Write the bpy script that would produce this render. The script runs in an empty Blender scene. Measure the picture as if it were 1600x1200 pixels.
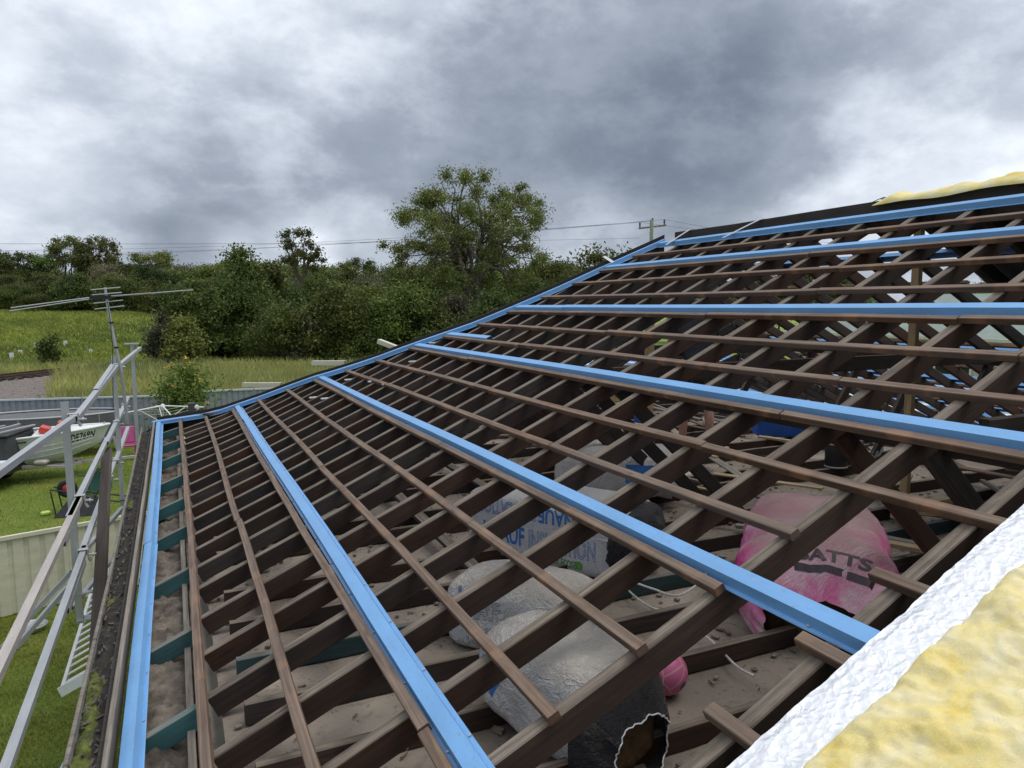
import bpy, math, random
import numpy as np
from mathutils import Vector, Matrix, noise

random.seed(7); rng = np.random.default_rng(7)
sc = bpy.context.scene
col = sc.collection
R = math.radians

# ------------------------------------------------------------------ camera
F = 1128.07; YAW = 0.438201; PIT = 0.108423; ROL = -0.0033036
CAM = np.array([0.25376, -10.25637, 1.71054])
G = -2.79                                   # ground level (roof eave is z = 0)
def _axes():
    cy, sy = math.cos(YAW), math.sin(YAW); cp, sp = math.cos(PIT), math.sin(PIT)
    f = np.array([sy*cp, cy*cp, -sp]); r = np.array([cy, -sy, 0.0]); u = np.cross(r, f)
    cr, sr = math.cos(ROL), math.sin(ROL)
    return cr*r + sr*u, -sr*r + cr*u, f
CR, CU, CF = _axes()
cam_d = bpy.data.cameras.new('camera'); cam = bpy.data.objects.new('camera', cam_d); col.objects.link(cam)
cam.matrix_world = Matrix(((CR[0], CU[0], -CF[0], CAM[0]), (CR[1], CU[1], -CF[1], CAM[1]), (CR[2], CU[2], -CF[2], CAM[2]), (0, 0, 0, 1)))
cam_d.sensor_fit = 'HORIZONTAL'; cam_d.sensor_width = 36.0; cam_d.lens = F/1600*36.0
cam_d.clip_start = 0.05; cam_d.clip_end = 4000
sc.camera = cam
def at(px, py, D):
    return CAM + (CF + CR*(px-800)/F + CU*(600-py)/F)*D
def onz(px, py, z):
    v = CF + CR*(px-800)/F + CU*(600-py)/F
    return CAM + v*((z-CAM[2])/v[2])

# ------------------------------------------------------------------ world and sun
sc.view_settings.view_transform = 'Standard'; sc.view_settings.look = 'None'
sc.view_settings.exposure = 0.15; sc.view_settings.gamma = 1.0; sc.view_settings.use_curve_mapping = False
SUN_EL, SUN_AZ = R(66), R(118)              # high, off to the right, veiled by cloud
w = bpy.data.worlds.new('World'); sc.world = w; w.use_nodes = True
nt = w.node_tree; nt.nodes.clear()
class NT:
    def __init__(s, nt): s.nt = nt
    def n(s, typ, **kw):
        x = s.nt.nodes.new(typ)
        for k, v in kw.items(): setattr(x, k, v)
        return x
    def l(s, a, b): s.nt.links.new(a, b)
    def val(s, sock, v):
        if hasattr(v, 'is_linked') or isinstance(v, bpy.types.NodeSocket): s.l(v, sock)
        else: sock.default_value = v
    def math(s, op, a, b=0.0, c=None, clamp=False):
        x = s.n('ShaderNodeMath', operation=op, use_clamp=clamp); s.val(x.inputs[0], a); s.val(x.inputs[1], b)
        if c is not None: s.val(x.inputs[2], c)
        return x.outputs[0]
    def mix(s, f, a, b, blend='MIX'):
        x = s.n('ShaderNodeMix', data_type='RGBA', blend_type=blend); s.val(x.inputs[0], f); s.val(x.inputs[6], a); s.val(x.inputs[7], b)
        return x.outputs[2]
    def noise(s, vec, scale, detail=4, rough=0.55, dist=0.0):
        x = s.n('ShaderNodeTexNoise'); x.inputs['Scale'].default_value = scale; x.inputs['Detail'].default_value = detail
        x.inputs['Roughness'].default_value = rough; x.inputs['Distortion'].default_value = dist
        if vec is not None: s.l(vec, x.inputs['Vector'])
        return x.outputs[0]
    def ramp(s, f, stops, interp='LINEAR'):
        x = s.n('ShaderNodeValToRGB'); x.color_ramp.interpolation = interp; s.l(f, x.inputs[0]); e = x.color_ramp.elements
        while len(e) < len(stops): e.new(0.5)
        for i, (p, c) in enumerate(stops):
            e[i].position = p; e[i].color = c if len(c) == 4 else (*c, 1)
        return x.outputs[0]
    def mapping(s, vec, scale=(1, 1, 1), loc=(0, 0, 0), rot=(0, 0, 0)):
        x = s.n('ShaderNodeMapping'); s.l(vec, x.inputs[0]); x.inputs['Scale'].default_value = scale
        x.inputs['Location'].default_value = loc; x.inputs['Rotation'].default_value = rot
        return x.outputs[0]
    def maprange(s, v, a, b, c=0.0, d=1.0, smooth=True):
        x = s.n('ShaderNodeMapRange', clamp=True); x.interpolation_type = 'SMOOTHSTEP' if smooth else 'LINEAR'
        s.l(v, x.inputs[0])
        for i, q in enumerate((a, b, c, d)): x.inputs[i+1].default_value = q
        return x.outputs[0]
W = NT(nt)
tc = W.n('ShaderNodeTexCoord'); dirv = tc.outputs['Generated']
sep = W.n('ShaderNodeSeparateXYZ'); W.l(dirv, sep.inputs[0])
zz = W.math('ADD', W.math('MAXIMUM', sep.outputs[2], 0.0), 0.16)
cmb = W.n('ShaderNodeCombineXYZ')
W.l(W.math('DIVIDE', sep.outputs[0], zz), cmb.inputs[0]); W.l(W.math('DIVIDE', sep.outputs[1], zz), cmb.inputs[1])
cv = cmb.outputs[0]
n1 = W.noise(W.mapping(cv, loc=(3.1, 1.7, 0.0)), 0.55, 3, 0.5, 0.2)
n2 = W.noise(W.mapping(dirv, scale=(1, 1, 1.9), loc=(9.3, 4.2, 2.0)), 2.1, 8, 0.55, 0.10)
n3 = W.noise(W.mapping(dirv, scale=(1, 1, 1.6), loc=(1.3, 7.2, 5.0)), 7.5, 9, 0.62, 0.10)
c2 = W.maprange(n2, 0.43, 0.57); c3 = W.maprange(n3, 0.42, 0.62)
base = W.math('ADD', W.math('ADD', W.math('MULTIPLY', n1, 0.26), W.math('MULTIPLY', n2, 0.30)), W.math('ADD', W.math('MULTIPLY', n3, 0.27), W.math('ADD', W.math('MULTIPLY', c2, 0.085), W.math('MULTIPLY', c3, 0.035))))
def lobe(px, py, spread, amt, acc):         # a heavier or thinner patch of the cloud deck
    v = CF + CR*(px-800)/F + CU*(600-py)/F; v = v/np.linalg.norm(v)
    d = W.n('ShaderNodeVectorMath', operation='DOT_PRODUCT'); W.l(dirv, d.inputs[0]); d.inputs[1].default_value = tuple(v)
    m = W.maprange(d.outputs['Value'], math.cos(spread), 1.0)
    return W.math('ADD', acc, W.math('MULTIPLY', m, amt))
LOBES = [(1000, 150, .34, -.050), (1030, 235, .17, -.055), (1250, 60, .28, -.030), (180, 320, .22, -.11), (430, 330, .18, -.075), (760, 330, .14, -.03),
         (20, 250, .12, .10), (60, 60, .28, .06), (470, 60, .25, .06), (1590, 130, .20, .11), (1380, 240, .2, .05), (430, 405, .10, .20), (560, 400, .10, .18), (330, 402, .07, .14), (200, 408, .06, .10), (880, 400, .14, .12), (40, 395, .12, .07)]
for L_ in LOBES: base = lobe(*L_, base)
cl = W.ramp(base, [(0.10, (0.085, 0.105, 0.145)), (0.24, (0.150, 0.180, 0.230)), (0.40, (0.265, 0.300, 0.362)), (0.52, (0.43, 0.475, 0.545)), (0.65, (0.64, 0.685, 0.75)), (0.80, (0.88, 0.905, 0.94))])
up = W.maprange(sep.outputs[2], 0.45, 0.85)                   # the deck thins evenly overhead
cl = W.mix(W.math('MULTIPLY', up, 0.75), cl, (0.90, 0.93, 0.98, 1))
sky = W.n('ShaderNodeTexSky', sky_type='NISHITA'); sky.sun_disc = False; sky.sun_elevation = SUN_EL; sky.sun_rotation = SUN_AZ
bg1 = W.n('ShaderNodeBackground'); W.l(sky.outputs[0], bg1.inputs[0]); bg1.inputs[1].default_value = 0.06
bg2 = W.n('ShaderNodeBackground'); W.l(cl, bg2.inputs[0]); bg2.inputs[1].default_value = 1.28
mx = W.n('ShaderNodeMixShader'); mx.inputs[0].default_value = 0.93; W.l(bg1.outputs[0], mx.inputs[1]); W.l(bg2.outputs[0], mx.inputs[2])
ow = W.n('ShaderNodeOutputWorld'); W.l(mx.outputs[0], ow.inputs[0])
sun_d = bpy.data.lights.new('sun', 'SUN'); sun_d.energy = 1.5; sun_d.angle = R(28); sun_d.color = (1.0, 0.97, 0.92)
sun = bpy.data.objects.new('sun', sun_d); col.objects.link(sun)
sv = Vector((math.sin(SUN_AZ)*math.cos(SUN_EL), math.cos(SUN_AZ)*math.cos(SUN_EL), math.sin(SUN_EL)))
sun.rotation_euler = sv.to_track_quat('Z', 'Y').to_euler()

# ------------------------------------------------------------------ materials
def new_mat(name):
    m = bpy.data.materials.new(name); m.use_nodes = True; t = m.node_tree; t.nodes.clear()
    T = NT(t); b = T.n('ShaderNodeBsdfPrincipled'); o = T.n('ShaderNodeOutputMaterial'); T.l(b.outputs[0], o.inputs[0])
    return m, T, b
def set_bump(T, b, h, strength=0.3, dist=0.01):
    x = T.n('ShaderNodeBump'); x.inputs['Strength'].default_value = strength; x.inputs['Distance'].default_value = dist
    T.l(h, x.inputs['Height']); T.l(x.outputs[0], b.inputs['Normal'])
def plain(name, c, rough=0.6, var=0.25, scale=6.0, metal=0.0, bump=0.15, c2=None, coat=0.0):
    m, T, b = new_mat(name)
    co = T.n('ShaderNodeTexCoord').outputs['Object']
    n = T.noise(co, scale, 6, 0.6); n2 = T.noise(co, scale*7, 3, 0.5)
    d = tuple(x*(1-var) for x in c); h = tuple(min(1, x*(1+var*0.6)) for x in c)
    cc = T.ramp(n, [(0.3, c2 or d), (0.68, h)])
    cc = T.mix(0.12, cc, T.ramp(n2, [(0.35, (0, 0, 0)), (0.65, (1, 1, 1))]), 'OVERLAY')
    T.l(cc, b.inputs['Base Color']); b.inputs['Metallic'].default_value = metal
    T.l(T.maprange(n2, 0.2, 0.8, max(0.05, rough-0.1), min(1, rough+0.1)), b.inputs['Roughness'])
    if bump: set_bump(T, b, n2, bump, 0.004)
    return m
def wood(name, dark, light, dusty=0.85, dust_c=(0.165, 0.138, 0.112), rnd=0.5, patches=None):
    """UV.x runs along the timber in metres, UV.y round it."""
    m, T, b = new_mat(name)
    uv = T.n('ShaderNodeTexCoord').outputs['UV']; oi = T.n('ShaderNodeObjectInfo')
    off = T.n('ShaderNodeCombineXYZ'); T.l(T.math('MULTIPLY', oi.outputs['Random'], 37.0), off.inputs[0]); T.l(T.math('MULTIPLY', oi.outputs['Random'], 11.0), off.inputs[1])
    va = T.n('ShaderNodeVectorMath', operation='ADD'); T.l(uv, va.inputs[0]); T.l(off.outputs[0], va.inputs[1]); v = va.outputs[0]
    g1 = T.noise(T.mapping(v, scale=(1.1, 42, 1)), 1.6, 5, 0.62, 0.6)
    g2 = T.noise(T.mapping(v, scale=(3.0, 9, 1)), 1.0, 5, 0.6)
    g3 = T.noise(T.mapping(v, scale=(7.0, 150, 1)), 1.6, 3, 0.6)
    c = T.ramp(g1, [(0.28, dark), (0.72, light)])
    c = T.mix(T.math('MULTIPLY', T.maprange(g2, 0.35, 0.75), 0.55), c, tuple(0.5*x for x in dark)+(1,))
    hs = T.n('ShaderNodeHueSaturation'); T.l(c, hs.inputs['Color'])
    T.l(T.math('ADD', T.math('MULTIPLY', oi.outputs['Random'], rnd), 1-rnd*0.5), hs.inputs['Value'])
    T.l(T.math('ADD', T.math('MULTIPLY', T.math('FRACT', T.math('MULTIPLY', oi.outputs['Random'], 7.3)), rnd*1.1), 1-rnd*0.55), hs.inputs['Saturation'])
    c = hs.outputs[0]
    kv = T.n('ShaderNodeTexVoronoi'); kv.inputs['Scale'].default_value = 1.0; T.l(T.mapping(v, scale=(2.2, 11, 1)), kv.inputs['Vector'])
    c = T.mix(T.maprange(kv.outputs['Distance'], 0.05, 0.14, 0.75, 0.0), c, tuple(0.25*x for x in dark)+(1,))
    if patches:
        pn = T.noise(T.mapping(v, scale=(5.0, 1.2, 1), loc=(3, 5, 0)), 1.2, 3, 0.5)
        c = T.mix(T.math('MULTIPLY', T.maprange(pn, 0.52, 0.66), 0.5), c, (*patches, 1))
    if dusty:
        gm = T.n('ShaderNodeNewGeometry'); s = T.n('ShaderNodeSeparateXYZ'); T.l(gm.outputs['Normal'], s.inputs[0])
        dn = T.noise(T.mapping(v, scale=(2.5, 7, 1), loc=(8, 1, 0)), 1.5, 6, 0.65)
        f = T.math('MULTIPLY', T.maprange(s.outputs[2], 0.35, 0.8), T.maprange(dn, 0.25, 0.62, 0.30, 1.0))
        dcol = T.mix(T.maprange(g1, 0.3, 0.7), tuple(0.55*x for x in dust_c)+(1,), tuple(1.35*x for x in dust_c)+(1,))
        c = T.mix(T.math('MULTIPLY', T.math('MULTIPLY', f, dusty), T.maprange(kv.outputs['Distance'], 0.03, 0.10, 0.35, 1.0)), c, dcol)
    T.l(c, b.inputs['Base Color']); b.inputs['Roughness'].default_value = 0.82
    hb = T.math('ADD', T.math('MULTIPLY', g1, 0.7), T.math('MULTIPLY', g3, 0.3)); set_bump(T, b, hb, 0.45, 0.003)
    return m
M = {}
M['rafter'] = wood('hardwood rafter', (0.018, 0.012, 0.0095), (0.060, 0.034, 0.024), 0.93, (0.185, 0.152, 0.118), 1.0)
M['batten'] = wood('hardwood batten', (0.080, 0.044, 0.028), (0.165, 0.096, 0.063), 0.72, (0.19, 0.142, 0.106), 0.35, (0.33, 0.16, 0.075))
M['greywood'] = wood('weathered timber', (0.12, 0.105, 0.09), (0.27, 0.24, 0.2), 0.5, (0.25, 0.215, 0.175), 0.4)
M['darkwood'] = wood('dark stained board', (0.018, 0.014, 0.012), (0.05, 0.036, 0.028), 0.35, (0.09, 0.075, 0.062), 0.3)
M['teal'] = wood('green treated pine', (0.025, 0.088, 0.092), (0.048, 0.15, 0.155), 0.85, (0.205, 0.165, 0.13), 0.25)
M['shadeteal'] = wood('shaded treated joist', (0.012, 0.035, 0.038), (0.022, 0.065, 0.066), 0.85, (0.17, 0.16, 0.14), 0.2)  # darker copy of the treated pine, the joist's shade put into its colour
M['pine'] = wood('new pine', (0.36, 0.25, 0.13), (0.52, 0.38, 0.2), 0.3, (0.33, 0.28, 0.2), 0.3)
M['plank'] = wood('brown formwork plank', (0.035, 0.026, 0.022), (0.085, 0.062, 0.05), 0.3, (0.1, 0.08, 0.065), 0.2)
def steel(name, c, rough, metal, wear, bump=0.05):
    m, T, b = new_mat(name); tcn = T.n('ShaderNodeTexCoord'); uv = tcn.outputs['UV']
    n = T.noise(T.mapping(uv, scale=(2, 6, 1)), 1.5, 6, 0.6); n2 = T.noise(T.mapping(uv, scale=(40, 60, 1)), 1.0, 4, 0.6)
    cc = T.ramp(n, [(0.3, tuple(x*0.86 for x in c)), (0.7, tuple(min(1, x*1.08) for x in c))])
    cc = T.mix(T.math('MULTIPLY', T.maprange(n2, 0.55, 0.74), wear), cc, (0.22, 0.19, 0.16, 1))
    T.l(cc, b.inputs['Base Color']); b.inputs['Metallic'].default_value = metal
    T.l(T.maprange(n, 0.2, 0.8, rough-0.06, rough+0.12), b.inputs['Roughness']); set_bump(T, b, n, bump, 0.004)
    return m
M['blue'] = steel('blue coated steel', (0.160, 0.365, 0.665), 0.40, 0.0, 0.55)
M['galv'] = steel('galvanised steel', (0.44, 0.455, 0.475), 0.45, 0.5, 0.25)
M['rust'] = steel('rusty galvanised steel', (0.47, 0.43, 0.40), 0.55, 0.35, 0.9)
M['alu'] = steel('dull aluminium', (0.52, 0.53, 0.54), 0.45, 0.7, 0.1)
M['creamsteel'] = steel('cream coated steel', (0.62, 0.60, 0.46), 0.5, 0.0, 0.25)
M['greysteel'] = steel('grey fence steel', (0.27, 0.30, 0.33), 0.55, 0.0, 0.25)
M['fencecap'] = steel('pale fence capping', (0.56, 0.60, 0.63), 0.5, 0.0, 0.1)
M['dusty'] = None
def dusty_sheet():
    m, T, b = new_mat('dusty ceiling sheet'); co = T.n('ShaderNodeTexCoord').outputs['Object']
    a = T.noise(co, 0.8, 6, 0.6); c = T.noise(co, 9, 6, 0.65, 0.5); d = T.noise(co, 70, 3, 0.6); e = T.noise(co, 22, 5, 0.7, 1.0)
    cc = T.ramp(a, [(0.3, (0.145, 0.120, 0.097)), (0.5, (0.255, 0.213, 0.172)), (0.72, (0.43, 0.37, 0.30))])
    cc = T.mix(T.math('MULTIPLY', T.maprange(c, 0.5, 0.75), 0.5), cc, (0.075, 0.06, 0.048, 1))
    cc = T.mix(T.math('MULTIPLY', T.maprange(e, 0.58, 0.68), 0.8), cc, (0.045, 0.037, 0.03, 1))
    T.l(cc, b.inputs['Base Color']); b.inputs['Roughness'].default_value = 0.95
    set_bump(T, b, T.math('ADD', T.math('MULTIPLY', c, 0.6), T.math('MULTIPLY', d, 0.4)), 0.6, 0.015)
    return m
M['dusty'] = dusty_sheet()
M['debris'] = plain('gutter muck', (0.030, 0.027, 0.023), 0.9, 0.6, 14, bump=0.8, c2=(0.010, 0.009, 0.008))
M['soot'] = plain('eave dirt', (0.15, 0.125, 0.10), 0.95, 0.5, 9, bump=1.0, c2=(0.035, 0.028, 0.022))
M['moss'] = plain('moss', (0.10, 0.12, 0.02), 0.95, 0.6, 20, bump=0.6, c2=(0.03, 0.035, 0.01))
M['white'] = plain('white paint', (0.72, 0.73, 0.73), 0.45, 0.08, 4)
M['boatwhite'] = plain('boat white', (0.66, 0.68, 0.66), 0.35, 0.1, 2)
M['red'] = plain('red plastic', (0.55, 0.045, 0.03), 0.4, 0.25, 8)
M['black'] = plain('black plastic', (0.015, 0.015, 0.017), 0.45, 0.4, 8)
M['darkgrey'] = plain('dark grey canvas', (0.055, 0.058, 0.064), 0.7, 0.25, 5)
M['midgrey'] = plain('grey mesh mat', (0.11, 0.11, 0.115), 0.7, 0.15, 3)
M['pinkplastic'] = plain('pink plastic', (0.48, 0.08, 0.25), 0.4, 0.2, 5)
M['greenplastic'] = plain('dark green plastic', (0.02, 0.10, 0.075), 0.45, 0.3, 6)
M['blueplastic'] = plain('blue plastic', (0.02, 0.10, 0.42), 0.4, 0.2, 6)
M['yellow'] = plain('yellow tool plastic', (0.65, 0.42, 0.03), 0.45, 0.2, 8)
M['carpet'] = plain('brown mat', (0.075, 0.05, 0.038), 0.95, 0.5, 30, bump=0.5)
M['wall'] = plain('painted wall', (0.55, 0.52, 0.45), 0.8, 0.15, 2)
M['skin'] = plain('skin', (0.40, 0.215, 0.165), 0.5, 0.15, 10, bump=0.05)
M['shirt'] = plain('navy shirt', (0.012, 0.013, 0.020), 0.9, 0.3, 12)
M['shorts'] = plain('charcoal work shorts', (0.04, 0.045, 0.04), 0.9, 0.5, 14)
M['boot'] = plain('tan boots', (0.14, 0.06, 0.03), 0.8, 0.3, 12)
M['polegreen'] = plain('treated pole', (0.29, 0.33, 0.25), 0.85, 0.25, 3)
M['cable'] = plain('cable', (0.03, 0.03, 0.032), 0.6, 0.2, 4, bump=0)
M['whitecable'] = plain('white cable', (0.55, 0.54, 0.5), 0.55, 0.2, 10, bump=0)
M['leadblue'] = plain('print blue', (0.03, 0.17, 0.50), 0.5, 0.2, 30, bump=0)
M['printgrey'] = plain('faded print', (0.11, 0.15, 0.27), 0.6, 0.3, 30, bump=0)
M['printgreen'] = plain('print green', (0.10, 0.30, 0.07), 0.5, 0.2, 30, bump=0)
M['printdark'] = plain('print plum', (0.035, 0.02, 0.035), 0.5, 0.2, 30, bump=0)
M['neighbourroof'] = plain('grey green roofing', (0.20, 0.25, 0.22), 0.6, 0.15, 1)
def plasticfilm(name, c, dust, dustamt=0.6, crink=26, clear=0.35):
    m, T, b = new_mat(name); co = T.n('ShaderNodeTexCoord').outputs['Object']
    wv = T.noise(co, crink, 5, 0.6, 1.6); a = T.noise(co, 3.0, 5, 0.6)
    gm = T.n('ShaderNodeNewGeometry'); s = T.n('ShaderNodeSeparateXYZ'); T.l(gm.outputs['Normal'], s.inputs[0])
    cc = T.ramp(a, [(0.3, tuple(x*0.8 for x in c)), (0.7, tuple(min(1, x*1.1) for x in c))])
    f = T.math('MULTIPLY', T.maprange(s.outputs[2], 0.1, 0.8), T.maprange(a, 0.25, 0.6, 0.5, 1.0))
    cc = T.mix(T.math('MULTIPLY', f, dustamt), cc, (*dust, 1))
    T.l(cc, b.inputs['Base Color']); b.inputs['Specular IOR Level'].default_value = 0.55
    T.l(T.math('ADD', T.math('MULTIPLY', f, 0.32*dustamt), clear), b.inputs['Roughness'])
    rid = T.math('SUBTRACT', 1.0, T.math('MULTIPLY', T.math('ABSOLUTE', T.math('SUBTRACT', wv, 0.5)), 4.0), clamp=True)
    wv2 = T.noise(co, crink*3.1, 4, 0.6, 1.2); rid2 = T.math('SUBTRACT', 1.0, T.math('MULTIPLY', T.math('ABSOLUTE', T.math('SUBTRACT', wv2, 0.5)), 5.0), clamp=True)
    set_bump(T, b, T.math('ADD', rid, T.math('MULTIPLY', rid2, 0.4)), 0.7, 0.022)
    return m
DUST = (0.42, 0.37, 0.315)
M['bag'] = plasticfilm('grey printed bag film', (0.76, 0.77, 0.81), DUST, 0.45)
M['bagclear'] = plasticfilm('dusty clear bag film', (0.74, 0.73, 0.72), (0.40, 0.35, 0.29), 0.72, 13, 0.10)
M['bagblack'] = plasticfilm('black bag film', (0.012, 0.013, 0.018), (0.1, 0.09, 0.08), 0.35, 30, 0.25)
def pinkfilm():
    m, T, b = new_mat('pink bag film'); co = T.n('ShaderNodeTexCoord').outputs['Object']
    a = T.noise(co, 5.0, 5, 0.6, 0.8); wv = T.noise(T.mapping(co, scale=(1, 5, 1)), 14, 5, 0.6, 1.2); d = T.noise(co, 2.0, 6, 0.6)
    gm = T.n('ShaderNodeNewGeometry'); s = T.n('ShaderNodeSeparateXYZ'); T.l(gm.outputs['Normal'], s.inputs[0])
    cc = T.ramp(a, [(0.3, (0.72, 0.05, 0.26)), (0.46, (0.74, 0.20, 0.42)), (0.6, (0.74, 0.50, 0.58)), (0.8, (0.72, 0.10, 0.36))])
    f = T.math('MULTIPLY', T.maprange(s.outputs[2], 0.40, 0.92), T.maprange(d, 0.25, 0.5, 0.65, 1.0))
    cc = T.mix(T.math('MULTIPLY', f, 0.88), cc, (0.30, 0.20, 0.185, 1))
    T.l(cc, b.inputs['Base Color']); T.l(T.math('ADD', T.math('MULTIPLY', f, 0.3), 0.22), b.inputs['Roughness'])
    set_bump(T, b, wv, 0.5, 0.015)
    return m
M['pinkbag'] = pinkfilm()
def wool(name, c1, c2, c3, scale=7):
    m, T, b = new_mat(name); co = T.n('ShaderNodeTexCoord').outputs['Object']
    a = T.noise(co, scale, 5, 0.6, 0.7); f = T.noise(T.mapping(co, scale=(1, 1.6, 1)), scale*16, 4, 0.7, 1.5)
    cc = T.ramp(a, [(0.28, c1), (0.5, c2), (0.72, c3)]); cc = T.mix(0.18, cc, T.ramp(f, [(0.3, (0, 0, 0)), (0.7, (1, 1, 1))]), 'OVERLAY')
    T.l(cc, b.inputs['Base Color']); b.inputs['Roughness'].default_value = 1.0; b.inputs['Specular IOR Level'].default_value = 0.1
    set_bump(T, b, f, 0.5, 0.01)
    tr = T.n('ShaderNodeBsdfTranslucent'); T.l(cc, tr.inputs[0]); mx = T.n('ShaderNodeMixShader'); mx.inputs[0].default_value = 0.10
    T.l(b.outputs[0], mx.inputs[1]); T.l(tr.outputs[0], mx.inputs[2]); o = [q for q in m.node_tree.nodes if q.type == 'OUTPUT_MATERIAL'][0]; T.l(mx.outputs[0], o.inputs[0])
    return m
M['wool'] = wool('yellow glasswool', (0.86, 0.66, 0.17), (0.90, 0.77, 0.37), (0.92, 0.85, 0.62))
M['brownwool'] = wool('brown mineral wool', (0.06, 0.038, 0.022), (0.12, 0.075, 0.04), (0.20, 0.13, 0.07), 12)
def foil():
    m, T, b = new_mat('reflective foil'); co = T.n('ShaderNodeTexCoord').outputs['Object']
    v = T.n('ShaderNodeTexVoronoi', feature='F1'); v.inputs['Scale'].default_value = 42; 
    wv = T.noise(co, 30, 4, 0.6, 1.0); mp = T.n('ShaderNodeVectorMath', operation='ADD'); T.l(co, mp.inputs[0])
    nv = T.n('ShaderNodeTexNoise'); nv.inputs['Scale'].default_value = 16; T.l(co, nv.inputs['Vector'])
    sm = T.n('ShaderNodeVectorMath', operation='SCALE'); T.l(nv.outputs['Color'], sm.inputs[0]); sm.inputs['Scale'].default_value = 0.06
    T.l(sm.outputs[0], mp.inputs[1]); T.l(mp.outputs[0], v.inputs['Vector'])
    b.inputs['Base Color'].default_value = (0.90, 0.905, 0.93, 1); b.inputs['Metallic'].default_value = 0.65; b.inputs['Roughness'].default_value = 0.36
    h = T.math('ADD', T.math('MULTIPLY', v.outputs['Distance'], 0.8), T.math('MULTIPLY', wv, 0.7)); set_bump(T, b, h, 0.42, 0.014)
    return m
M['foil'] = foil()
def ball_mat():
    m, T, b = new_mat('pink ball with dots'); co = T.n('ShaderNodeTexCoord').outputs['Object']
    v = T.n('ShaderNodeTexVoronoi', feature='F1'); v.inputs['Scale'].default_value = 17; T.l(co, v.inputs['Vector'])
    ed = T.n('ShaderNodeTexVoronoi', feature='DISTANCE_TO_EDGE'); ed.inputs['Scale'].default_value = 10; T.l(co, ed.inputs['Vector'])
    pat = T.n('ShaderNodeValToRGB'); pat.color_ramp.interpolation = 'CONSTANT'; e = pat.color_ramp.elements
    hs = T.n('ShaderNodeSeparateColor'); T.l(v.outputs['Color'], hs.inputs[0]); T.l(hs.outputs[0], pat.inputs[0])
    e[0].color = (0.09, 0.03, 0.17, 1); e[1].position = 0.58; e[1].color = (0.52, 0.12, 0.25, 1)
    for p, c in ((0.75, (0.16, 0.16, 0.3, 1)), (0.9, (0.5, 0.36, 0.12, 1))): x = e.new(p); x.color = c
    cc = T.mix(T.maprange(v.outputs['Distance'], 0.30, 0.34, 1, 0), (0.52, 0.12, 0.25, 1), pat.outputs[0])
    cc = T.mix(T.maprange(ed.outputs['Distance'], 0.025, 0.04, 1, 0), cc, (0.55, 0.3, 0.3, 1))
    T.l(cc, b.inputs['Base Color']); b.inputs['Roughness'].default_value = 0.45
    return m
M['ball'] = ball_mat()
def leaf(name, c, var=0.5, scale=0.5, trans=0.25):
    m = bpy.data.materials.new(name); m.use_nodes = True; t = m.node_tree; t.nodes.clear(); T = NT(t)
    o = T.n('ShaderNodeOutputMaterial'); co = T.n('ShaderNodeNewGeometry').outputs['Position']; oi = T.n('ShaderNodeObjectInfo')
    n = T.noise(co, scale, 4, 0.65); n2 = T.noise(co, scale*6, 2, 0.6)
    cc = T.ramp(n, [(0.3, tuple(x*(1-var) for x in c)), (0.7, (c[0]*1.45, c[1]*1.25, c[2]*1.0))])
    cc = T.mix(0.35, cc, T.ramp(n2, [(0.3, (0.15, 0.15, 0.15)), (0.7, (0.85, 0.85, 0.85))]), 'OVERLAY')
    hs = T.n('ShaderNodeHueSaturation'); T.l(cc, hs.inputs['Color'])
    T.l(T.math('ADD', T.math('MULTIPLY', oi.outputs['Random'], 1.0), 0.6), hs.inputs['Value'])
    T.l(T.math('ADD', T.math('MULTIPLY', T.math('FRACT', T.math('MULTIPLY', oi.outputs['Random'], 9.7)), 0.05), 0.475), hs.inputs['Hue'])
    d = T.n('ShaderNodeBsdfPrincipled'); T.l(hs.outputs[0], d.inputs['Base Color']); d.inputs['Roughness'].default_value = 0.6; d.inputs['Specular IOR Level'].default_value = 0.25
    tr = T.n('ShaderNodeBsdfTranslucent'); T.l(hs.outputs[0], tr.inputs[0])
    mx = T.n('ShaderNodeMixShader'); mx.inputs[0].default_value = trans; T.l(d.outputs[0], mx.inputs[1]); T.l(tr.outputs[0], mx.inputs[2]); T.l(mx.outputs[0], o.inputs[0])
    return m
M['gum'] = leaf('gum leaves', (0.125, 0.165, 0.056))
M['dark'] = leaf('dark bush leaves', (0.075, 0.120, 0.032))
M['olive'] = leaf('olive leaves', (0.105, 0.150, 0.044))
M['lime'] = leaf('lime leaves', (0.21, 0.29, 0.035))
M['grey'] = leaf('grey scrub leaves', (0.14, 0.15, 0.095))
M['citrus'] = leaf('glossy green leaves', (0.085, 0.145, 0.035), scale=4)
M['flower'] = plain('orange yellow blossom', (0.55, 0.36, 0.06), 0.7, 0.3, 8, bump=0)
M['slopegrass'] = leaf('slope grass', (0.19, 0.265, 0.065), 0.35, 0.12, 0.3)
M['grass'] = leaf('grass blades', (0.185, 0.23, 0.05), 0.4, 0.9, 0.3)
M['longgrass'] = leaf('long dry grass', (0.27, 0.30, 0.115), 0.4, 0.12, 0.3)
M['bark'] = plain('gum bark', (0.13, 0.11, 0.09), 0.9, 0.45, 1.5, bump=0.5)
M['darkbark'] = plain('dark bark', (0.035, 0.03, 0.026), 0.9, 0.4, 1.5, bump=0.5)

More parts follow.
